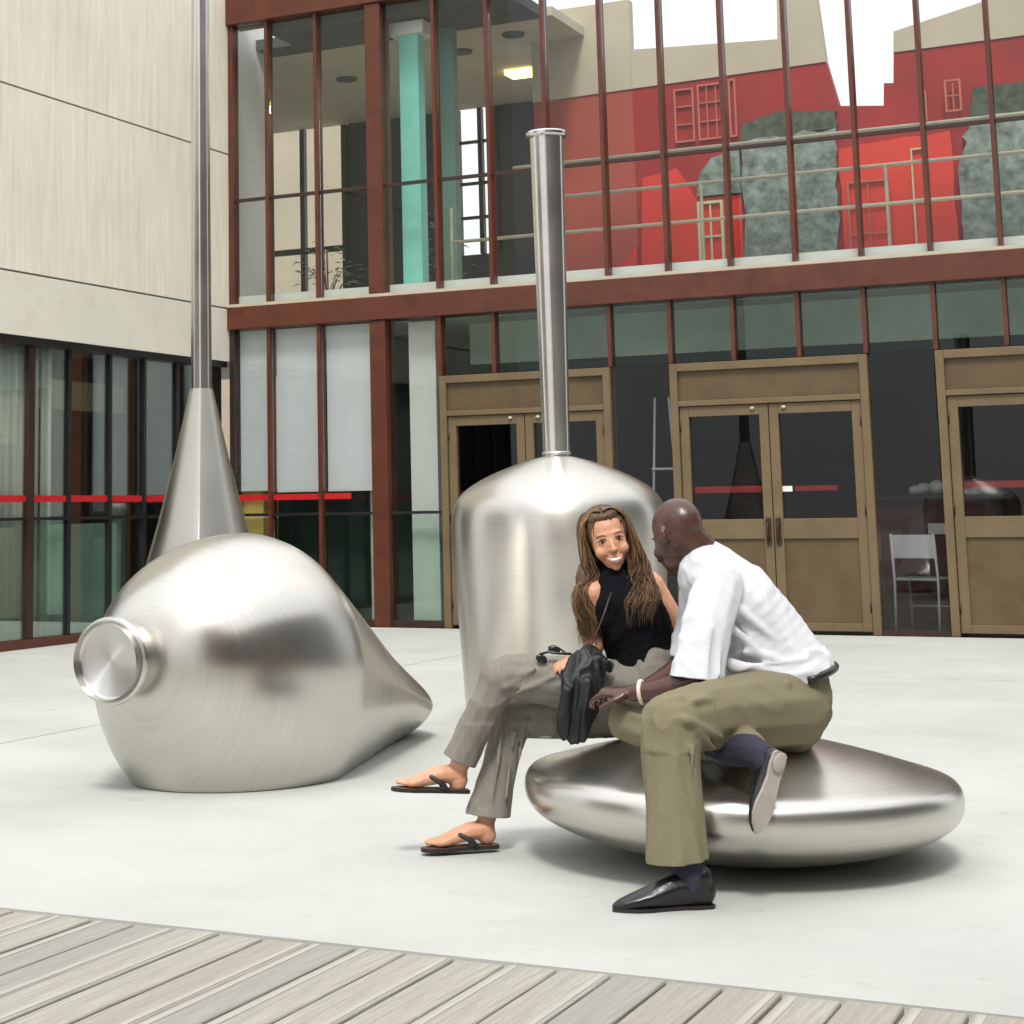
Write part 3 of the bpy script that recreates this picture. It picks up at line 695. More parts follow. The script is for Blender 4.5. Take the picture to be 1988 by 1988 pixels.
# disc seat
ang = math.atan2(.45813723, .88888148)
O = Vector((8.36183, -10.79851, 0))
rv = Vector((math.cos(ang), math.sin(ang), 0)); av = Vector((-math.sin(ang), math.cos(ang), 0))
dc = O+rv*.077+av*.38
DS = empty('steel_disc_seat', dc, ang, label='low lens shaped brushed steel disc used as a bench by the seated couple', cat='sculpture')
dp = [(0, .0), (.12, .0), (.33, .022), (.53, .068), (.63, .105), (.685, .138), (.712, .170), (.722, .205), (.720, .240), (.708, .264), (.68, .283), (.60, .306), (.48, .338), (.34, .370), (.20, .393), (.09, .402), (0, .404)]
db = MB().lathe(refine(dp, 5), (0, 0), 160)
bmesh.ops.transform(db.bm, matrix=Matrix.Rotation(R(1.6), 4, 'Y'), verts=db.bm.verts)
db.build('disc_shell', M['steel_c'], DS, smooth=True)
MB().lathe([(.0, .0), (.16, .0), (.16, .004), (0, .004)], (0, 0), 32).build('foot_ring', M['rubber'], DS)

#PEOPLE#
# ================================================================== PEOPLE
# local frame: x to the right, y away, z up, origin on the paving
def frame(d, side):
    d = Vector(d).normalized(); s = Vector(side); s = (s - d*s.dot(d))
    if s.length < 1e-4: s = d.orthogonal()
    s.normalize(); t = d.cross(s)
    return Matrix((s, t, d)).transposed()

class Flesh:
    """overlapping ellipsoids merged by a voxel remesh into one continuous skin"""
    cache = {}
    def __init__(s): s.V = []; s.Fc = []; s.n = 0
    def ell(s, c, r, rot=None, u=18, v=12):
        if (u, v) not in Flesh.cache:
            b = bmesh.new(); bmesh.ops.create_icosphere(b, subdivisions=3 if u > 16 else 2, radius=1.012 if u > 16 else 1.04)
            Flesh.cache[(u, v)] = (np.array([q.co[:] for q in b.verts]), np.array([[w.index for w in f.verts] for f in b.faces])); b.free()
        P, Fq = Flesh.cache[(u, v)]
        Q_ = P*np.array(r)
        if rot is not None: Q_ = Q_ @ np.array(rot).T
        s.V.append(Q_+np.array(c)); s.Fc.append(Fq+s.n); s.n += len(P); return s
    def chain(s, pts, rad, side=(0, 1, 0), flat=1.0, step=.35, u=14):
        """rad: radius across 'side'; flat: ratio of the other radius (scalar or per point)"""
        pts = [Vector(p) for p in pts]; n = len(pts)
        rad = list(rad) if hasattr(rad, '__len__') else [rad]*n
        flat = list(flat) if hasattr(flat, '__len__') else [flat]*n
        for i in range(n-1):
            a, b = pts[i], pts[i+1]; d = b-a
            k = max(2, int(math.ceil(d.length/(min(rad[i], rad[i+1])*step))))
            F = frame(d, side)
            for j in range(k+1):
                t = j/k; r = rad[i]*(1-t)+rad[i+1]*t; f = flat[i]*(1-t)+flat[i+1]*t
                s.ell(a+d*t, (r, r*f, r*min(1, .5+.5*f)), F, u, 8)
        return s
    def make(s, name, m, parent, voxel=.006, smooth=4, cuts=(), folds=None, trim=None):
        V_, F_ = np.concatenate(s.V), np.concatenate(s.Fc)
        me = bpy.data.meshes.new(name+'_raw'); me.vertices.add(len(V_)); me.vertices.foreach_set('co', V_.ravel())
        me.loops.add(F_.size); me.loops.foreach_set('vertex_index', F_.ravel()); me.polygons.add(len(F_))
        me.polygons.foreach_set('loop_start', np.arange(0, F_.size, 3)); me.update(calc_edges=True)
        o = bpy.data.objects.new('tmp', me); COL.objects.link(o)
        rm = o.modifiers.new('r', 'REMESH'); rm.mode = 'VOXEL'; rm.voxel_size = voxel
        sm = o.modifiers.new('s', 'SMOOTH'); sm.iterations = smooth; sm.factor = .6
        dg = bpy.context.evaluated_depsgraph_get(); dg.update()
        me2 = bpy.data.meshes.new_from_object(o.evaluated_get(dg))
        bpy.data.objects.remove(o); bpy.data.meshes.remove(me)
        bm = bmesh.new(); bm.from_mesh(me2)
        if folds: 
            bm.normal_update()
            for v in bm.verts: v.co += v.normal*folds(v.co)
        for (c, nrm, rr_) in cuts:
            c = Vector(c); nrm = Vector(nrm).normalized()
            vs = {v for v in bm.verts if (v.co-c).length < rr_}
            fs = [f for f in bm.faces if all(v in vs for v in f.verts)]
            geom = list({v for f in fs for v in f.verts}) + list({e for f in fs for e in f.edges}) + fs
            r_ = bmesh.ops.bisect_plane(bm, geom=geom, plane_co=c, plane_no=nrm, clear_outer=True)
            be = [e for e in bm.edges if e.is_boundary and all(abs((v.co-c).dot(nrm)) < 2e-3 and (v.co-c).length < rr_ for v in e.verts)]
            # turn the edge inwards so the opening has depth
            if be:
                ex = bmesh.ops.extrude_edge_only(bm, edges=be); nv = [g for g in ex['geom'] if isinstance(g, bmesh.types.BMVert)]
                cen = sum((v.co for v in nv), Vector())/len(nv)
                for v in nv: v.co += (cen-v.co)*.07
                ne = [g for g in ex['geom'] if isinstance(g, bmesh.types.BMEdge)]
                ex = bmesh.ops.extrude_edge_only(bm, edges=ne); nv = [g for g in ex['geom'] if isinstance(g, bmesh.types.BMVert)]
                for v in nv: v.co += (cen-v.co)*.05 - nrm*.03
                bmesh.ops.edgeloop_fill(bm, edges=[g for g in ex['geom'] if isinstance(g, bmesh.types.BMEdge)])
        bmesh.ops.recalc_face_normals(bm, faces=bm.faces[:])
        me3 = bpy.data.meshes.new(name); bm.to_mesh(me3); bm.free(); bpy.data.meshes.remove(me2)
        me3.materials.clear(); me3.materials.append(m)
        me3.polygons.foreach_set('use_smooth', [True]*len(me3.polygons))
        return link(bpy.data.objects.new(name, me3), parent)

def ridge(p, axis, fa, fp, seed=0.0, sharp=1.6):
    """fold noise: slow along axis, quick across it"""
    a = Vector(axis).normalized(); al = p.dot(a); q = p-a*al
    v = noise.noise(Vector((q.x*fp+seed, q.y*fp+al*fa*1.0, q.z*fp)) + a*al*fa)
    return (1-abs(v)*2)**sharp if abs(v) < .5 else 0

def hand(F, wrist, pd, pn, size=1.0, curl=(.5, .6, .6, .6), thumb_side=1, spread=.12):
    """palm from wrist along pd, palm normal pn (the side fingers curl to)"""
    pd = Vector(pd).normalized(); pn = Vector(pn); pn = (pn-pd*pn.dot(pd)).normalized(); sd = pd.cross(pn)*thumb_side
    w = Vector(wrist); L_ = .088*size
    F.chain([w, w+pd*L_*.5, w+pd*L_*.95], [.026*size, .037*size, .038*size], side=sd, flat=[.75, .42, .36], step=.3)
    for i, (ln, of) in enumerate(((.068, 1.2), (.076, .42), (.070, -.38), (.056, -1.15))):
        b = w+pd*L_*(1.0-.05*abs(of))+sd*of*.021*size
        d = (pd+sd*of*spread).normalized(); p = [b-d*.01, b]; c = curl[i]; cur = b; ang_ = 0
        for sgl in (.46, .31, .23):
            ang_ += c*(1.0 if sgl > .4 else 1.15)
            dd = d*math.cos(ang_)+pn*math.sin(ang_); cur = cur+dd*ln*size*sgl; p.append(cur.copy())
        F.chain(p, [.0095*size, .0092*size, .0085*size, .0078*size, .0066*size], step=.5, u=10)
    b = w+pd*L_*.22+sd*.026*size
    d1 = (pd*.65+sd*.75+pn*.30).normalized(); d2 = (pd*.9+sd*.25+pn*.4).normalized()
    F.chain([b, b+d1*.034*size, b+d1*.034*size+d2*.028*size, b+d1*.034*size+d2*.05*size], [.014*size, .0115*size, .0100*size, .008*size], step=.45, u=10)

# ---------------------------------------------------------------- woman
WM = empty('person', O, ang, label='woman with long wavy brown hair in black sleeveless top and grey trousers, legs crossed', cat='person')
Hc = Vector((-.316, .505, 1.052))
hf = Vector((.02, -1, -.02)).normalized(); hu_ = Vector((-.21, -.02, .978)); hu_ = (hu_-hf*hu_.dot(hf)).normalized(); hr = hf.cross(hu_)
# +x of the head frame points to the viewer's left
HM = Matrix((hr, hf, hu_)).transposed()
def H(x, y, z): return Hc + HM @ Vector((x, y, z))
B_ = Flesh()
B_.ell(H(0, -.012, .03), (.071, .088, .083), HM, 28, 20)
B_.ell(H(0, .028, -.012), (.060, .056, .075), HM, 28, 20)
B_.ell(H(0, .034, -.058), (.039, .044, .044), HM, 24, 16)
B_.ell(H(0, .058, -.093), (.016, .018, .013), HM)
B_.ell(H(.034, .050, -.034), (.026, .029, .024), HM); B_.ell(H(-.034, .050, -.034), (.026, .029, .024), HM)
B_.chain([H(0, .078, .002), H(0, .091, -.018), H(0, .100, -.031)], [.0062, .0070, .0088], step=.4)
B_.ell(H(.0088, .088, -.034), (.0056, .007, .005), HM); B_.ell(H(-.0088, .088, -.034), (.0056, .007, .005), HM)
B_.ell(H(0, .064, .024), (.044, .016, .010), HM)
B_.ell(H(0, .076, -.062), (.022, .014, .016), HM)
B_.ell(H(.071, -.015, -.01), (.010, .020, .028), HM); B_.ell(H(-.071, -.015, -.01), (.010, .020, .028), HM)
B_.chain([H(0, -.02, -.05), (-.29, .545, .93), (-.265, .55, .885)], [.046, .042, .052], step=.4)
# torso, hips
B_.chain([(-.255, .545, .87), (-.235, .54, .79), (-.21, .54, .70), (-.19, .53, .62), (-.185, .52, .54), (-.19, .51, .49)], [.125, .128, .112, .108, .125, .135], side=(.75, .5, 0), flat=[.62, .72, .74, .80, .85, .85], step=.3)
# shoulders and arms (her left arm on the viewer's right runs down behind the man)
B_.chain([(-.27, .55, .90), (-.165, .595, .888)], [.048, .052])
B_.chain([(-.165, .585, .885), (-.105, .60, .79), (-.045, .63, .68)], [.056, .049, .040])
B_.chain([(-.045, .65, .68), (.02, .66, .56), (.07, .66, .47)], [.037, .031, .024])
hand(B_, (.07, .66, .47), (.35, .1, -.9), (-1, 0, 0), .92, (.1, .1, .1, .1))
B_.chain([(-.28, .54, .90), (-.375, .49, .865)], [.048, .048])
B_.chain([(-.378, .485, .865), (-.388, .50, .77), (-.375, .50, .69)], [.042, .036, .033])
B_.chain([(-.375, .50, .685), (-.40, .46, .668), (-.425, .43, .658)], [.032, .027, .021])
hand(B_, (-.425, .43, .658), (-.75, -.5, -.1), (0, 0, -1), .85, (.3, .35, .35, .4), thumb_side=-1)
# legs (inside the trousers) and feet
B_.chain([(-.21, .48, .51), (-.45, .46, .555), (-.70, .45, .585)], [.088, .07, .056])
B_.chain([(-.70, .45, .585), (-.79, .475, .44), (-.858, .50, .285), (-.862, .50, .235)], [.054, .046, .032, .031])
B_.chain([(-.20, .58, .47), (-.42, .59, .47), (-.66, .59, .455)], [.088, .07, .055])
B_.chain([(-.66, .59, .455), (-.71, .56, .27), (-.766, .53, .10), (-.768, .527, .055)], [.053, .046, .031, .031])
def foot(F, heel, toe, up):
    h_, t_ = Vector(heel), Vector(toe); d = (t_-h_); Ln = d.length; d.normalize(); up = Vector(up); up = (up-d*up.dot(d)).normalized(); s = d.cross(up)
    F.ell(h_+d*.028+up*.030, (.034, .030, .032), Matrix((d, s, up)).transposed())
    F.chain([h_+d*.03+up*.05, h_+d*.09+up*.045, h_+d*.15+up*.028, h_+d*.19+up*.017], [.031, .032, .038, .040], side=s, flat=[1, .95, .62, .42], step=.3)
    for i, (of, ln, r) in enumerate(((1.0, .052, .0115), (.42, .050, .0085), (-.05, .045, .008), (-.5, .038, .0078), (-.9, .028, .0075))):
        b = h_+d*(.188-.012*abs(of-.3))+s*of*.031+up*.012
        F.chain([b, b+d*ln*.55+up*.003, b+d*ln], [r, r, r*.85], step=.5, u=10)
    return d, s, up
fa = foot(B_, (-.835, .502, .214), (-1.085, .452, .232), (.05, 0, 1))
fb = foot(B_, (-.738, .527, .026), (-.985, .472, .026), (0, 0, 1))
B_.make('body', M['skin_w'], WM, voxel=.0046, smooth=3)
# face details
for sx in (-1, 1):
    MB().ell(H(sx*.0300, .0745, .003), (.0112, .0066, .0042), HM).build('eye', M['eye_white'], WM, smooth=True)
    MB().ell(H(sx*.0300+.001, .0800, .0025), (.0056, .0032, .0054), HM).build('iris', M['iris'], WM, smooth=True)
    MB().tube([H(sx*.0160, .0805, .0045), H(sx*.024, .0840, .0095), H(sx*.033, .0815, .0095), H(sx*.0445, .0700, .003)], [.0012, .0026, .0028, .0018]).build('eyelash', M['brow'], WM, smooth=True)
    MB().tube([H(sx*.0140, .0855, .0185), H(sx*.028, .0845, .0245), H(sx*.043, .0750, .0215), H(sx*.051, .064, .014)], [.0014, .0022, .0019, .0008]).build('eyebrow', M['brow'], WM, smooth=True)
MB().tube([H(-.0310, .0720, -.0500), H(-.016, .0862, -.0575), H(0, .0915, -.0590), H(.016, .0862, -.0575), H(.0310, .0720, -.0500)], [.0012, .0026, .0030, .0026, .0012]).build('upper_lip', M['lips'], WM, smooth=True)
MB().tube([H(-.0305, .0725, -.0515), H(-.017, .0840, -.0705), H(0, .0885, -.0765), H(.017, .0840, -.0705), H(.0305, .0725, -.0515)], [.0012, .0032, .0042, .0032, .0012]).build('lower_lip', M['lips'], WM, smooth=True)
MB().tube([H(-.025, .0775, -.0555), H(-.012, .0865, -.0635), H(0, .0890, -.0660), H(.012, .0865, -.0635), H(.025, .0775, -.0555)], [.0022, .0058, .0072, .0058, .0022]).build('teeth', M['teeth'], WM, smooth=True)
for sx in (-1, 1): MB().ell(H(sx*.0065, .0975, -.0400), (.0030, .0022, .0016), HM, 8, 6).build('nostril', M['iris'], WM, smooth=True)
# hair: inner mass + locks
hb = MB()
def scalp(a, e, k=1.0):
    # a azimuth (0 = face side, + = viewer's right), e elevation
    return H(math.sin(a)*math.cos(e)*.082*k, -.016+math.cos(a)*math.cos(e)*.094*k, .034+math.sin(e)*.094*k)
hp_ = Flesh()
hp_.ell(H(0, -.024, .036), (.082, .090, .086), HM, 28, 20); hp_.ell(H(0, .022, .084), (.056, .046, .026), HM)
hp_.ell(H(0, -.052, -.02), (.074, .052, .095), HM)
hp_.chain([H(.070, -.035, .00), H(.082, -.035, -.07), (-.400, .50, .93), (-.410, .480, .84), (-.414, .465, .745)], [.030, .030, .030, .030, .020], flat=.9)
hp_.chain([H(-.070, -.040, .00), H(-.085, -.035, -.07), (-.225, .52, .93), (-.215, .495, .87), (-.225, .475, .81)], [.030, .034, .042, .040, .022], flat=.9)
hp_.chain([H(0, -.055, -.04), (-.29, .60, .93), (-.27, .625, .84)], [.06, .07, .05], flat=.7)
hp_.make('hair_mass', M['hair_a'], WM, voxel=.006, smooth=4, folds=lambda p: .007*ridge(p, (0, 0, 1), 5, 55, 3.0)-.002)
locks = [MB(), MB(), MB()]
hr_ = random.Random(21)
def lock(side, u, w):
    """side -1 viewer's left, +1 viewer's right; u 0 = front edge by the face, 1 = back"""
    jx, jy, jz = (hr_.uniform(-.007, .007) for _ in range(3))
    sg = -side
    part = H(.006+.004*sg, .066-.10*u, .106+.012*min(1, u*3)-.004*u)
    p1 = scalp(sg*(.62+1.4*u), .78-.05*u, 1.08); a = sg*(1.05+1.35*u); p2 = scalp(a, .22, 1.10+.06*w)
    p3 = H(sg*(.083+.022*w), .030-.085*u+jy, -.055); p4 = H(sg*(.088+.030*w)+jx, .028-.09*u+jy, -.115)
    if side < 0:
        e1 = Vector((-.404-.030*w+.05*u+jx, .462+.12*u+jy, .885)); e2 = Vector((-.408-.044*w+.06*u-jx, .440+.13*u, .80)); zend = hr_.uniform(.675, .80)
        e3 = Vector((-.402-.045*w+.065*u, .432+.13*u, zend))
    else:
        e1 = Vector((-.222+.050*w-.01*u+jx, .450+.14*u+jy, .905)); e2 = Vector((-.222+.066*w-.01*u-jx, .412+.16*u, .85)); zend = hr_.uniform(.745, .85)
        e3 = Vector((-.235+.055*w, .395+.15*u, zend))
    ctrl = [part, p1, p2, p3, p4, e1, e2, e3]
    pts = []
    C_ = [ctrl[0]]+ctrl+[ctrl[-1]]
    for i in range(1, len(C_)-2):
        p0, q1, q2, q3 = C_[i-1], C_[i], C_[i+1], C_[i+2]
        for j in range(6):
            t = j/6; pts.append(.5*((2*q1)+(-p0+q2)*t+(2*p0-5*q1+4*q2-q3)*t*t+(-p0+3*q1-3*q2+q3)*t**3))
    pts.append(ctrl[-1])
    ph = 2.2*u+1.5*side+hr_.gauss(0, .8); am = hr_.uniform(.008, .020); N = len(pts)
    out = []
    for i, p in enumerate(pts):
        t = i/(N-1); g = min(1, max(0, t-.28)/.4)
        out.append(p+Vector((math.sin(ph+t*17), math.cos(ph*1.3+t*15), 0))*am*g+Vector((hr_.uniform(-1, 1), hr_.uniform(-1, 1), 0))*.0008)
    r0 = hr_.uniform(.0008, .0018)
    rad = [r0*(.7+.5*math.sin(math.pi*min(1, (i/(N-1))*1.25)))*(1 if i < N-5 else (N-1-i)/5+.08) for i in range(N)]
    zr = hr_.random()
    tone = 1 if zr < (.38 if u < .45 else .22) else (2 if zr < .58 else 0)
    locks[tone].tube(out, rad, 3)
for i in range(950):
    for side in (-1, 1): lock(side, hr_.random()**1.25, hr_.uniform(-.6, 1))
for lb, mk in zip(locks, ('hair_a', 'hair_b', 'hair_c')): lb.build('hair_locks', M[mk], WM, smooth=True)
# black halter top
T_ = Flesh()
T_.chain([(-.305, .492, .945), (-.297, .474, .90), (-.285, .460, .84)], [.040, .060, .085], side=(1, 0, 0), flat=[.6, .5, .5], step=.3)
T_.chain([(-.300, .520, .955), (-.288, .53, .92), (-.272, .53, .87)], [.050, .054, .088], side=(.85, .3, 0), flat=[.95, .95, .75], step=.3)
T_.chain([(-.275, .53, .872), (-.262, .53, .83), (-.238, .53, .77), (-.212, .53, .70), (-.195, .525, .63), (-.185, .52, .56)], [.092, .112, .134, .128, .128, .138], side=(.8, .45, 0), flat=[.70, .82, .86, .84, .88, .86], step=.28)
T_.ell((-.315, .475, .79), (.062, .050, .075)); T_.ell((-.245, .452, .79), (.066, .052, .078))
T_.make('black_top', M['black_cloth'], WM, voxel=.006, smooth=4, folds=lambda p: .006*ridge(p, (.3, .2, 1), 4, 16, 1.0)+.003*ridge(p, (1, .2, .4), 4, 22, 5.0))
# grey trousers
G_ = Flesh()
G_.chain([(-.185, .52, .60), (-.185, .52, .53), (-.20, .515, .475)], [.135, .148, .140], side=(0, 1, 0), flat=[.88, .9, .85], step=.25)
G_.chain([(-.22, .48, .525), (-.45, .46, .567), (-.68, .45, .594), (-.715, .45, .590)], [.105, .090, .070, .062], step=.25)
G_.chain([(-.705, .45, .592), (-.765, .465, .48), (-.82, .485, .38), (-.862, .498, .30)], [.064, .058, .055, .060], side=(1, 0, .3), flat=1, step=.25)
G_.chain([(-.20, .58, .47), (-.42, .59, .455), (-.63, .59, .450), (-.665, .585, .445)], [.100, .085, .072, .066], step=.25)
G_.chain([(-.66, .587, .445), (-.69, .575, .34), (-.728, .555, .22), (-.762, .535, .10)], [.068, .060, .062, .080], side=(1, 0, .2), flat=[1, 1, .95, .85], step=.22)
# sewn folds
for a, b in (((-.60, .375, .625), (-.70, .385, .56)), ((-.53, .37, .60), (-.66, .375, .545)), ((-.36, .37, .60), (-.52, .375, .565)), ((-.70, .505, .43), (-.745, .465, .18)), ((-.66, .51, .40), (-.70, .475, .18)), ((-.62, .52, .44), (-.655, .50, .28))):
    G_.chain([a, b], [.006, .005], step=.5, u=8)
G_.make('grey_trousers', M['grey_cloth'], WM, voxel=.0062, smooth=4,
        cuts=[((-.864, .50, .318), (-.42, .1, -.9), .088), ((-.762, .53, .122), (-.10, 0, -1), .13)],
        folds=lambda p: .007*ridge(p, (-.25, 0, 1) if p.z < .44 else (1, 0, .1), 2.0, 17 if p.z < .44 else 11, 2.0)-.002)
# flip-flops
def flipflop(h_, t_, fr):
    d, s, up = fr; h_ = Vector(h_); Ln = .262
    P = [(-.012, .022), (0, .030), (.05, .031), (.12, .033), (.19, .041), (.23, .038), (.255, .022), (.262, .004), (.258, -.015), (.235, -.033), (.19, -.039), (.12, -.031), (.05, -.029), (0, -.028), (-.012, -.018)]
    b = bmesh.new()
    lo = [b.verts.new(h_+d*x+s*y-up*.014) for x, y in P]; hi = [b.verts.new(h_+d*x+s*y-up*.002) for x, y in P]
    b.faces.new(lo[::-1]); b.faces.new(hi)
    for i in range(len(P)): b.faces.new((lo[i], lo[(i+1) % len(P)], hi[(i+1) % len(P)], hi[i]))
    bmesh.ops.recalc_face_normals(b, faces=b.faces[:])
    me = bpy.data.meshes.new('sandal_sole'); b.to_mesh(me); b.free(); me.materials.append(M['rubber'])
    so_ = link(bpy.data.objects.new('sandal_sole', me), WM)
    b = bmesh.new(); up2 = [b.verts.new(h_+d*(.125+(x-.125)*.95)+s*y*.9-up*.0005) for x, y in P]; b.faces.new(up2)
    ex = bmesh.ops.extrude_face_region(b, geom=b.faces[:]); bmesh.ops.translate(b, verts=[g for g in ex['geom'] if isinstance(g, bmesh.types.BMVert)], vec=-up*.003)
    bmesh.ops.recalc_face_normals(b, faces=b.faces[:])
    me = bpy.data.meshes.new('insole'); b.to_mesh(me); b.free(); me.materials.append(M['insole']); link(bpy.data.objects.new('insole', me), so_)
    tp = h_+d*.195+s*.012+up*.004
    for sg in (1, -1):
        MB().tube([tp, h_+d*.175+s*(.012+.010*sg)+up*.031, h_+d*.13+s*.032*sg+up*.040, h_+d*.085+s*.036*sg+up*.014, h_+d*.07+s*.034*sg-up*.006], [.0045, .0075, .0085, .0085, .006], 8).build('sandal_strap', M['rubber'], so_, smooth=True)
flipflop((-.835, .502, .214), None, fa); flipflop((-.738, .527, .026), None, fb)
MB().lathe([(.040, 0), (.043, .004), (.040, .008)], (0, 0), 24).build('bracelet', M['metal'], WM, loc=(-.425, .42, .655))

# bag, its cord, sunglasses: carried things stay their own
BG = empty('person_bag', O, ang, label='slouchy black bag hanging over the lap of the woman', cat='bag'); BG.name = 'shoulder_bag'
b_ = Flesh()
b_.chain([(-.40, .375, .675), (-.425, .35, .63), (-.445, .33, .57), (-.462, .322, .50), (-.478, .32, .43), (-.482, .32, .405)], [.030, .062, .070, .066, .054, .030], side=(1, 0, 0), flat=[.8, .6, .5, .45, .4, .5], step=.22)
b_.chain([(-.50, .300, .56), (-.515, .298, .47), (-.512, .302, .41)], [.018, .022, .012], step=.4, u=8)
b_.chain([(-.43, .298, .58), (-.44, .290, .50), (-.452, .296, .40)], [.020, .024, .014], step=.4, u=8)
b_.chain([(-.39, .345, .655), (-.36, .34, .64), (-.345, .35, .62)], [.022, .018, .012], step=.4, u=8)
b_.make('bag_body', M['bag_black'], BG, voxel=.005, smooth=3, folds=lambda p: .010*ridge(p, (.1, 0, 1), 5, 24, 4.0)-.003)
MB().tube([(-.325, .395, .875), (-.36, .375, .79), (-.40, .36, .71), (-.425, .355, .66)], .0032).build('cord', M['brown_dark'], BG, smooth=True)
MB().tube([(-.36+.028*math.cos(t*.42), .345, .635+.020*math.sin(t*.42)) for t in range(15)], .004, closed=True).build('buckle_ring', M['metal'], BG, smooth=True)
SG = empty('sunglasses', O, ang, label='dark sunglasses lying on the raised grey trousered knee', cat='sunglasses')
for x_, z_, t_ in ((-.572, .656, .5), (-.528, .686, .15)):
    MB().ell((x_, .385, z_), (.021, .006, .015), Matrix.Rotation(t_, 3, 'Y')).build('lens', M['leather'], SG, smooth=True)
MB().tube([(-.578, .385, .672), (-.55, .38, .680), (-.51, .378, .674), (-.47, .38, .672)], .0045).build('temple', M['leather'], SG, smooth=True)
MB().tube([(-.548, .384, .694), (-.53, .386, .701), (-.512, .384, .692), (-.49, .39, .676)], .003).build('temple', M['leather'], SG, smooth=True)

# ---------------------------------------------------------------- man
MN = empty('person', O, ang, label='bald man in white short sleeved shirt and khaki trousers leaning forward on the disc', cat='person')
K = Vector((-.122, .215, 1.078))
mf = Vector((-.46, .78, -.44)).normalized(); mu_ = Vector((0, 0, 1))+mf*.0; mu_ = (mu_-mf*mu_.dot(mf)).normalized(); ml = mf.cross(mu_)  # ml: to his right? computed
KM = Matrix((ml, mf, mu_)).transposed()
def Q(x, y, z): return K + KM @ Vector((x, y, z))
S_ = Flesh()
S_.ell(Q(0, -.012, .022), (.074, .096, .088), KM, 28, 20)
S_.ell(Q(0, .030, -.022), (.064, .062, .082), KM, 28, 20)
S_.ell(Q(0, .048, -.078), (.046, .046, .044), KM, 24, 16)
S_.ell(Q(0, .076, -.108), (.024, .022, .018), KM)
S_.ell(Q(0, .074, .014), (.042, .020, .016), KM)
for sx in (-1, 1):
    S_.ell(Q(sx*.038, .062, -.040), (.024, .030, .024), KM)
    S_.ell(Q(sx*.074, -.008, -.018), (.008, .018, .030), KM); S_.ell(Q(sx*.081, -.018, -.010), (.006, .012, .026), KM)
    S_.ell(Q(sx*.013, .108, -.046), (.010, .010, .008), KM)
S_.chain([Q(0, .094, .004), Q(0, .108, -.022), Q(0, .118, -.042)], [.010, .011, .014], step=.4)
S_.chain([Q(-.022, .088, -.072), Q(0, .098, -.074), Q(.022, .088, -.072)], [.008, .010, .008], step=.4)
S_.chain([Q(0, -.02, -.02), (-.060, .205, 1.02), (-.02, .20, .95)], [.064, .066, .080], step=.35)
S_.chain([(-.005, .20, .92), (.06, .20, .83), (.115, .20, .74), (.165, .20, .64), (.19, .19, .55), (.20, .18, .50)], [.155, .165, .16, .16, .16, .16], side=(0, 1, 0), flat=[.55, .68, .76, .82, .80, .8], step=.3)
S_.chain([(0, .2, .93), (-.03, .045, .905)], [.06, .062]); S_.chain([(0, .2, .93), (-.01, .36, .90)], [.06, .062])
# near arm
S_.chain([(-.035, .03, .90), (-.08, -.035, .76), (-.115, -.075, .635)], [.060, .054, .046])
S_.chain([(-.115, -.075, .628), (-.175, -.045, .600), (-.25, -.005, .582), (-.315, .03, .573)], [.045, .044, .036, .027], step=.25)
hand(S_, (-.318, .032, .573), (-.84, .50, .02), (0, .3, -1), 1.04, (.35, .45, .55, .6), thumb_side=1)
# far arm
S_.chain([(-.01, .36, .90), (-.02, .40, .77), (-.06, .36, .65)], [.06, .052, .044]); S_.chain([(-.06, .36, .65), (-.16, .29, .60), (-.23, .25, .575)], [.043, .036, .026])
hand(S_, (-.23, .25, .575), (-.8, -.3, -.25), (0, 0, -1), 1.0, (.4, .4, .5, .5), thumb_side=-1)
S_.chain([(.17, .09, .51), (-.05, -.12, .52), (-.26, -.31, .515)], [.09, .08, .062]); S_.chain([(-.26, -.31, .515), (-.262, -.36, .32), (-.245, -.40, .11), (-.235, -.40, .06)], [.060, .054, .038, .036])
S_.chain([(.17, .25, .50), (-.06, .20, .50), (-.31, .12, .475)], [.09, .08, .062]); S_.chain([(-.31, .12, .475), (-.20, 0, .445), (-.06, -.17, .42), (-.01, -.25, .41)], [.055, .05, .040, .030])
S_.make('body', M['skin_m'], MN, voxel=.0048, smooth=3)
for sx in (-1, 1):
    MB().ell(Q(sx*.031, .0815, -.002), (.009, .006, .005), KM).build('eye', M['eye_white'], MN, smooth=True)
    MB().ell(Q(sx*.031, .0855, -.002), (.0055, .003, .0055), KM).build('iris', M['iris'], MN, smooth=True)
    MB().tube([Q(sx*.014, .098, .018), Q(sx*.030, .094, .022), Q(sx*.044, .082, .018)], [.0012, .0018, .001]).build('eyebrow', M['hair_c'], MN, smooth=True)
MB().tube([Q(-.024, .090, -.076), Q(0, .106, -.078), Q(.024, .090, -.076)], [.002, .005, .002]).build('lips', M['palm'], MN, smooth=True)
# shirt
Z_ = Flesh()
Z_.chain([(-.055, .19, .985), (-.01, .20, .935)], [.068, .110], side=(0, 1, 0), flat=[.95, .85], step=.25)
Z_.chain([(-.005, .20, .915), (.065, .20, .83), (.125, .20, .74), (.178, .195, .655), (.214, .185, .592)], [.170, .184, .182, .184, .190], side=(0, 1, 0), flat=[.66, .78, .84, .86, .84], step=.22)
Z_.chain([(0, .2, .93), (-.02, .055, .905)], [.080, .080], step=.25); Z_.chain([(0, .2, .93), (-.005, .35, .90)], [.080, .080], step=.25)
Z_.chain([(-.025, .045, .905), (-.075, -.02, .80), (-.120, -.07, .665), (-.135, -.085, .60)], [.080, .080, .080, .090], side=(1, 0, 0), flat=[1, .95, .9, .85], step=.2)
Z_.chain([(-.01, .36, .90), (-.025, .40, .77), (-.06, .37, .66)], [.078, .076, .078], step=.25)
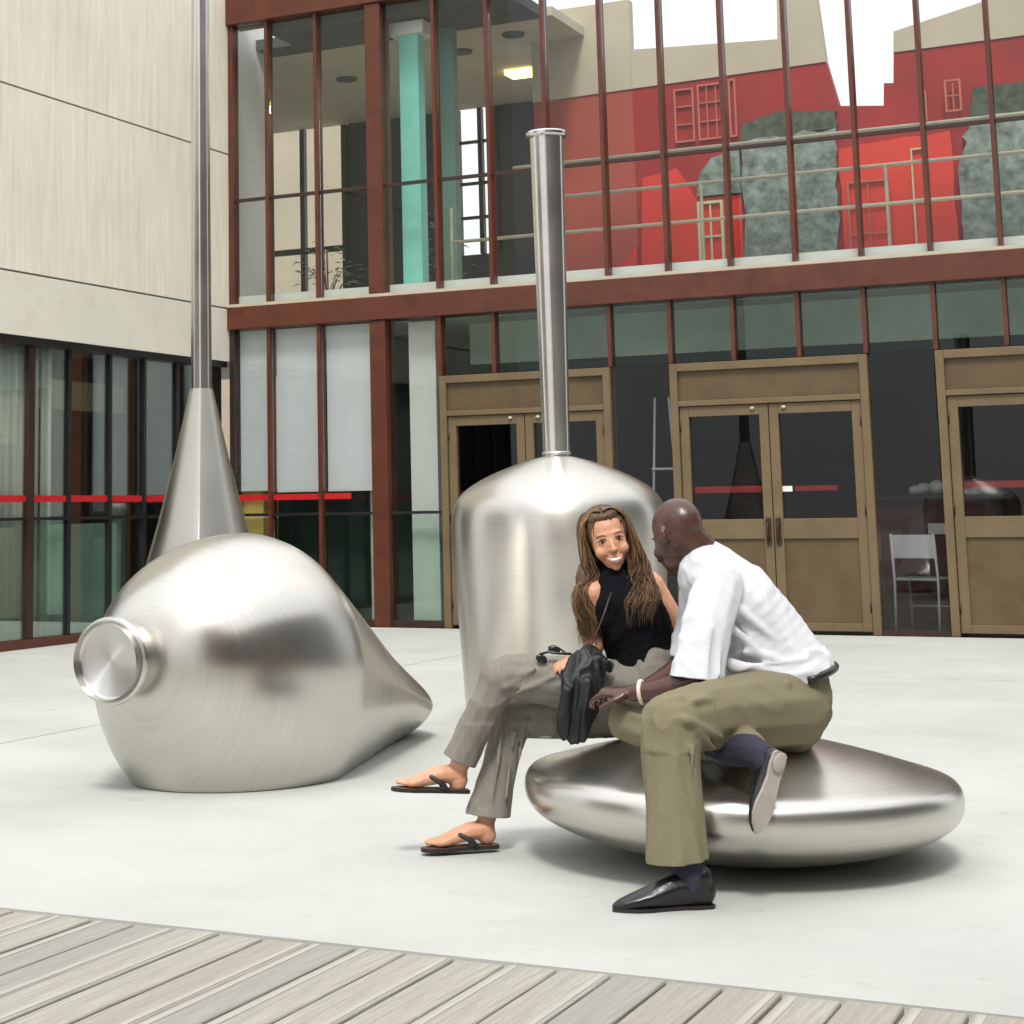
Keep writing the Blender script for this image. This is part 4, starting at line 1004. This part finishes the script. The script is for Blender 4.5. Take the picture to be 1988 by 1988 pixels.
for a, b, r in (((-.02, -.005, .80), (.12, .02, .66), .016), ((.02, .00, .84), (.19, .035, .70), .014), ((-.005, .005, .66), (.20, .02, .625), .018), ((.05, .01, .70), (.24, .03, .655), .014), ((-.09, -.11, .78), (-.115, -.155, .63), .012), ((-.05, -.07, .82), (-.07, -.14, .64), .012)):
    Z_.chain([a, b], [r, r*.6], step=.4, u=8)
def shirtfold(p):
    f = .006*ridge(p, (-.5, .1, .35), 3, 9, 7.0)
    if p.z < .70 and p.x > -.02: f += .009*ridge(p, (1, 0, .12), 2.5, 16, 2.0)
    else: f += .003*ridge(p, (-.25, .1, 1), 3, 16, 4.0)
    return f-.004
Z_.make('white_shirt', M['white_cloth'], MN, voxel=.0062, smooth=4, cuts=[((-.139, -.088, .628), (-.12, -.05, -1), .135), ((-.062, .368, .64), (-.3, -.1, -1), .12), ((.235, .19, .594), (.28, 0, -1), .29)], folds=shirtfold)
# collar
cl = MB(); cc = Vector((-.048, .195, .99)); cd = Vector((-.45, 0, .62)).normalized(); cs = Vector((0, 1, 0)); ct = cd.cross(cs)
ra, rb_ = [], []
for i in range(29):
    a = 2*math.pi*i/28
    r0 = cs*math.cos(a)*.074+ct*math.sin(a)*.072
    ra.append(cl.bm.verts.new(cc+cd*.018+r0*.95)); rb_.append(cl.bm.verts.new(cc-cd*(.022+.008*math.sin(a*2))+r0*1.22))
for i in range(28): cl.bm.faces.new((ra[i], ra[i+1], rb_[i+1], rb_[i]))
co_ = cl.build('collar', M['white_cloth'], MN, smooth=True); sm_ = co_.modifiers.new('t', 'SOLIDIFY'); sm_.thickness = .005
# khaki trousers
Y_ = Flesh()
Y_.chain([(.205, .185, .580), (.210, .18, .54), (.205, .175, .50)], [.168, .180, .175], side=(0, 1, 0), flat=[.80, .80, .74], step=.2)
Y_.chain([(.19, .09, .515), (.06, -.02, .520), (-.10, -.16, .525), (-.245, -.30, .517), (-.262, -.315, .512)], [.128, .120, .105, .090, .086], step=.2)
Y_.chain([(-.258, -.315, .512), (-.266, -.345, .40), (-.268, -.375, .27), (-.272, -.398, .12)], [.090, .086, .086, .094], side=(1, 0, 0), flat=[1, .95, .92, .88], step=.2)
Y_.chain([(.19, .27, .505), (-.05, .21, .505), (-.31, .12, .478)], [.120, .098, .076], step=.25)
Y_.chain([(-.31, .12, .478), (-.21, .0, .452), (-.10, -.12, .440), (-.04, -.19, .436), (-.012, -.225, .432)], [.074, .068, .062, .058, .056], step=.25)
for a, b, r in (((-.225, -.40, .535), (-.10, -.285, .47), .016), ((-.20, -.375, .50), (-.13, -.30, .44), .014), ((.16, -.045, .60), (-.02, -.145, .50), .017), ((.20, -.02, .58), (.06, -.115, .50), .015), ((-.19, -.345, .585), (.02, -.125, .57), .013), ((-.215, -.42, .46), (-.225, -.45, .38), .009)):
    Y_.chain([a, b], [r, r*.6], step=.4, u=8)
def khakifold(p):
    if p.z < .44 and p.x < -.15: return .007*ridge(p, (0, 0, 1), 2, 13, 1.5)-.003
    if p.x < -.12: return .006*ridge(p, (.7, .5, -.5), 2.5, 15, 3.0)-.002
    return .006*ridge(p, (.8, .5, -.3), 2.0, 10, 6.0)-.002
Y_.make('khaki_trousers', M['khaki'], MN, voxel=.0062, smooth=6, cuts=[((-.272, -.402, .137), (.06, .05, -1), .16)], folds=khakifold)
# belt and dark pocket trim at the back
MB().tube([(.212+.158*math.cos(R(t)), .183+.188*math.sin(R(t)), .600+.040*math.cos(R(t))) for t in range(-80, 81, 10)], .013, 8).build('belt', M['belt'], MN, smooth=True)
# wristband
wb = [Vector((-.292, .018, .576))]
d_ = Vector((-.84, .42, -.10)).normalized(); a_ = Vector((0, 0, 1)); a_ = (a_-d_*a_.dot(d_)).normalized(); b2 = d_.cross(a_)
MB().tube([Vector((-.290, .020, .577))+a_*math.cos(t*.35)*.034+b2*math.sin(t*.35)*.032 for t in range(18)], .0075, closed=True).build('wristband', M['band'], MN, smooth=True)
# socks and shoes
s1 = Flesh(); s1.chain([(-.245, -.40, .19), (-.238, -.40, .12), (-.232, -.40, .06)], [.048, .046, .044], step=.3); s1.make('sock', M['navy'], MN, voxel=.006, smooth=3, folds=lambda p: .003*ridge(p, (1, 0, 0), 4, 30))
s2 = Flesh(); s2.chain([(-.13, -.10, .44), (-.05, -.20, .425), (-.015, -.270, .428), (.012, -.315, .412), (.025, -.328, .39)], [.045, .052, .048, .044, .042], step=.3); s2.make('sock', M['navy'], MN, voxel=.006, smooth=3, folds=lambda p: .003*ridge(p, (1, 0, 0), 4, 30))
def shoe(heel, d, up, sc=1.0):
    """heel: point on the sole under the heel"""
    h_ = Vector(heel); d = Vector(d).normalized(); up = Vector(up); up = (up-d*up.dot(d)).normalized(); s = d.cross(up)
    f = Flesh()
    P = [tuple(q*(sc if k_ < 3 else 1) for k_, q in enumerate(pp)) for pp in [(.028, .044, .036, 1.15), (.07, .050, .037, 1.25), (.115, .050, .038, 1.22), (.155, .042, .042, .95), (.195, .033, .044, .72), (.235, .026, .041, .58), (.268, .020, .032, .54), (.292, .014, .018, .6)]]
    f.chain([h_+d*x+up*z for x, z, r, fl in P], [r for x, z, r, fl in P], side=s, flat=[fl for x, z, r, fl in P], step=.18)
    f.chain([h_+(d*.035+up*.05)*sc, h_+(d*.04+up*.085)*sc], [.036*sc, .036*sc], side=s, flat=1.1, step=.2)
    o = f.make('shoe', M['leather'], MN, voxel=.005, smooth=4)
    W = [(0, .018), (.01, .030), (.05, .035), (.10, .031), (.15, .036), (.20, .044), (.24, .040), (.275, .026), (.300, .010), (.305, 0), (.300, -.010), (.275, -.026), (.24, -.040), (.20, -.042), (.15, -.032), (.10, -.027), (.05, -.033), (.01, -.029), (0, -.018)]
    W = [(x*sc, y*sc) for x, y in W]
    b = bmesh.new(); lo = [b.verts.new(h_+d*x+s*y-up*.001) for x, y in W]; hi = [b.verts.new(h_+d*x+s*y+up*.010) for x, y in W]
    b.faces.new(lo[::-1]); b.faces.new(hi)
    for i in range(len(W)): b.faces.new((lo[i], lo[(i+1) % len(W)], hi[(i+1) % len(W)], hi[i]))
    bmesh.ops.recalc_face_normals(b, faces=b.faces[:])
    return o, b, d, s, up, h_
def finish_sole(r_, m):
    o, b = r_[0], r_[1]; me = bpy.data.meshes.new('shoe_sole'); b.to_mesh(me); b.free(); me.materials.append(m)
    return link(bpy.data.objects.new('shoe_sole', me), o)
r1 = shoe((-.168, -.398, .001), (-1, -.13, 0), (0, 0, 1)); finish_sole(r1, M['rubber'])
r2 = shoe((.060, -.372, .436), (-.32, -.10, -.80), (-.44, .86, .10), .82); so2 = finish_sole(r2, M['sole'])
o, b, d, s, up, h_ = r2
MB().ell(h_+d*.034-up*.004, (.025, .008, .031), Matrix((s, up, d)).transposed()).build('shoe_heel', M['sole'], o, smooth=True)
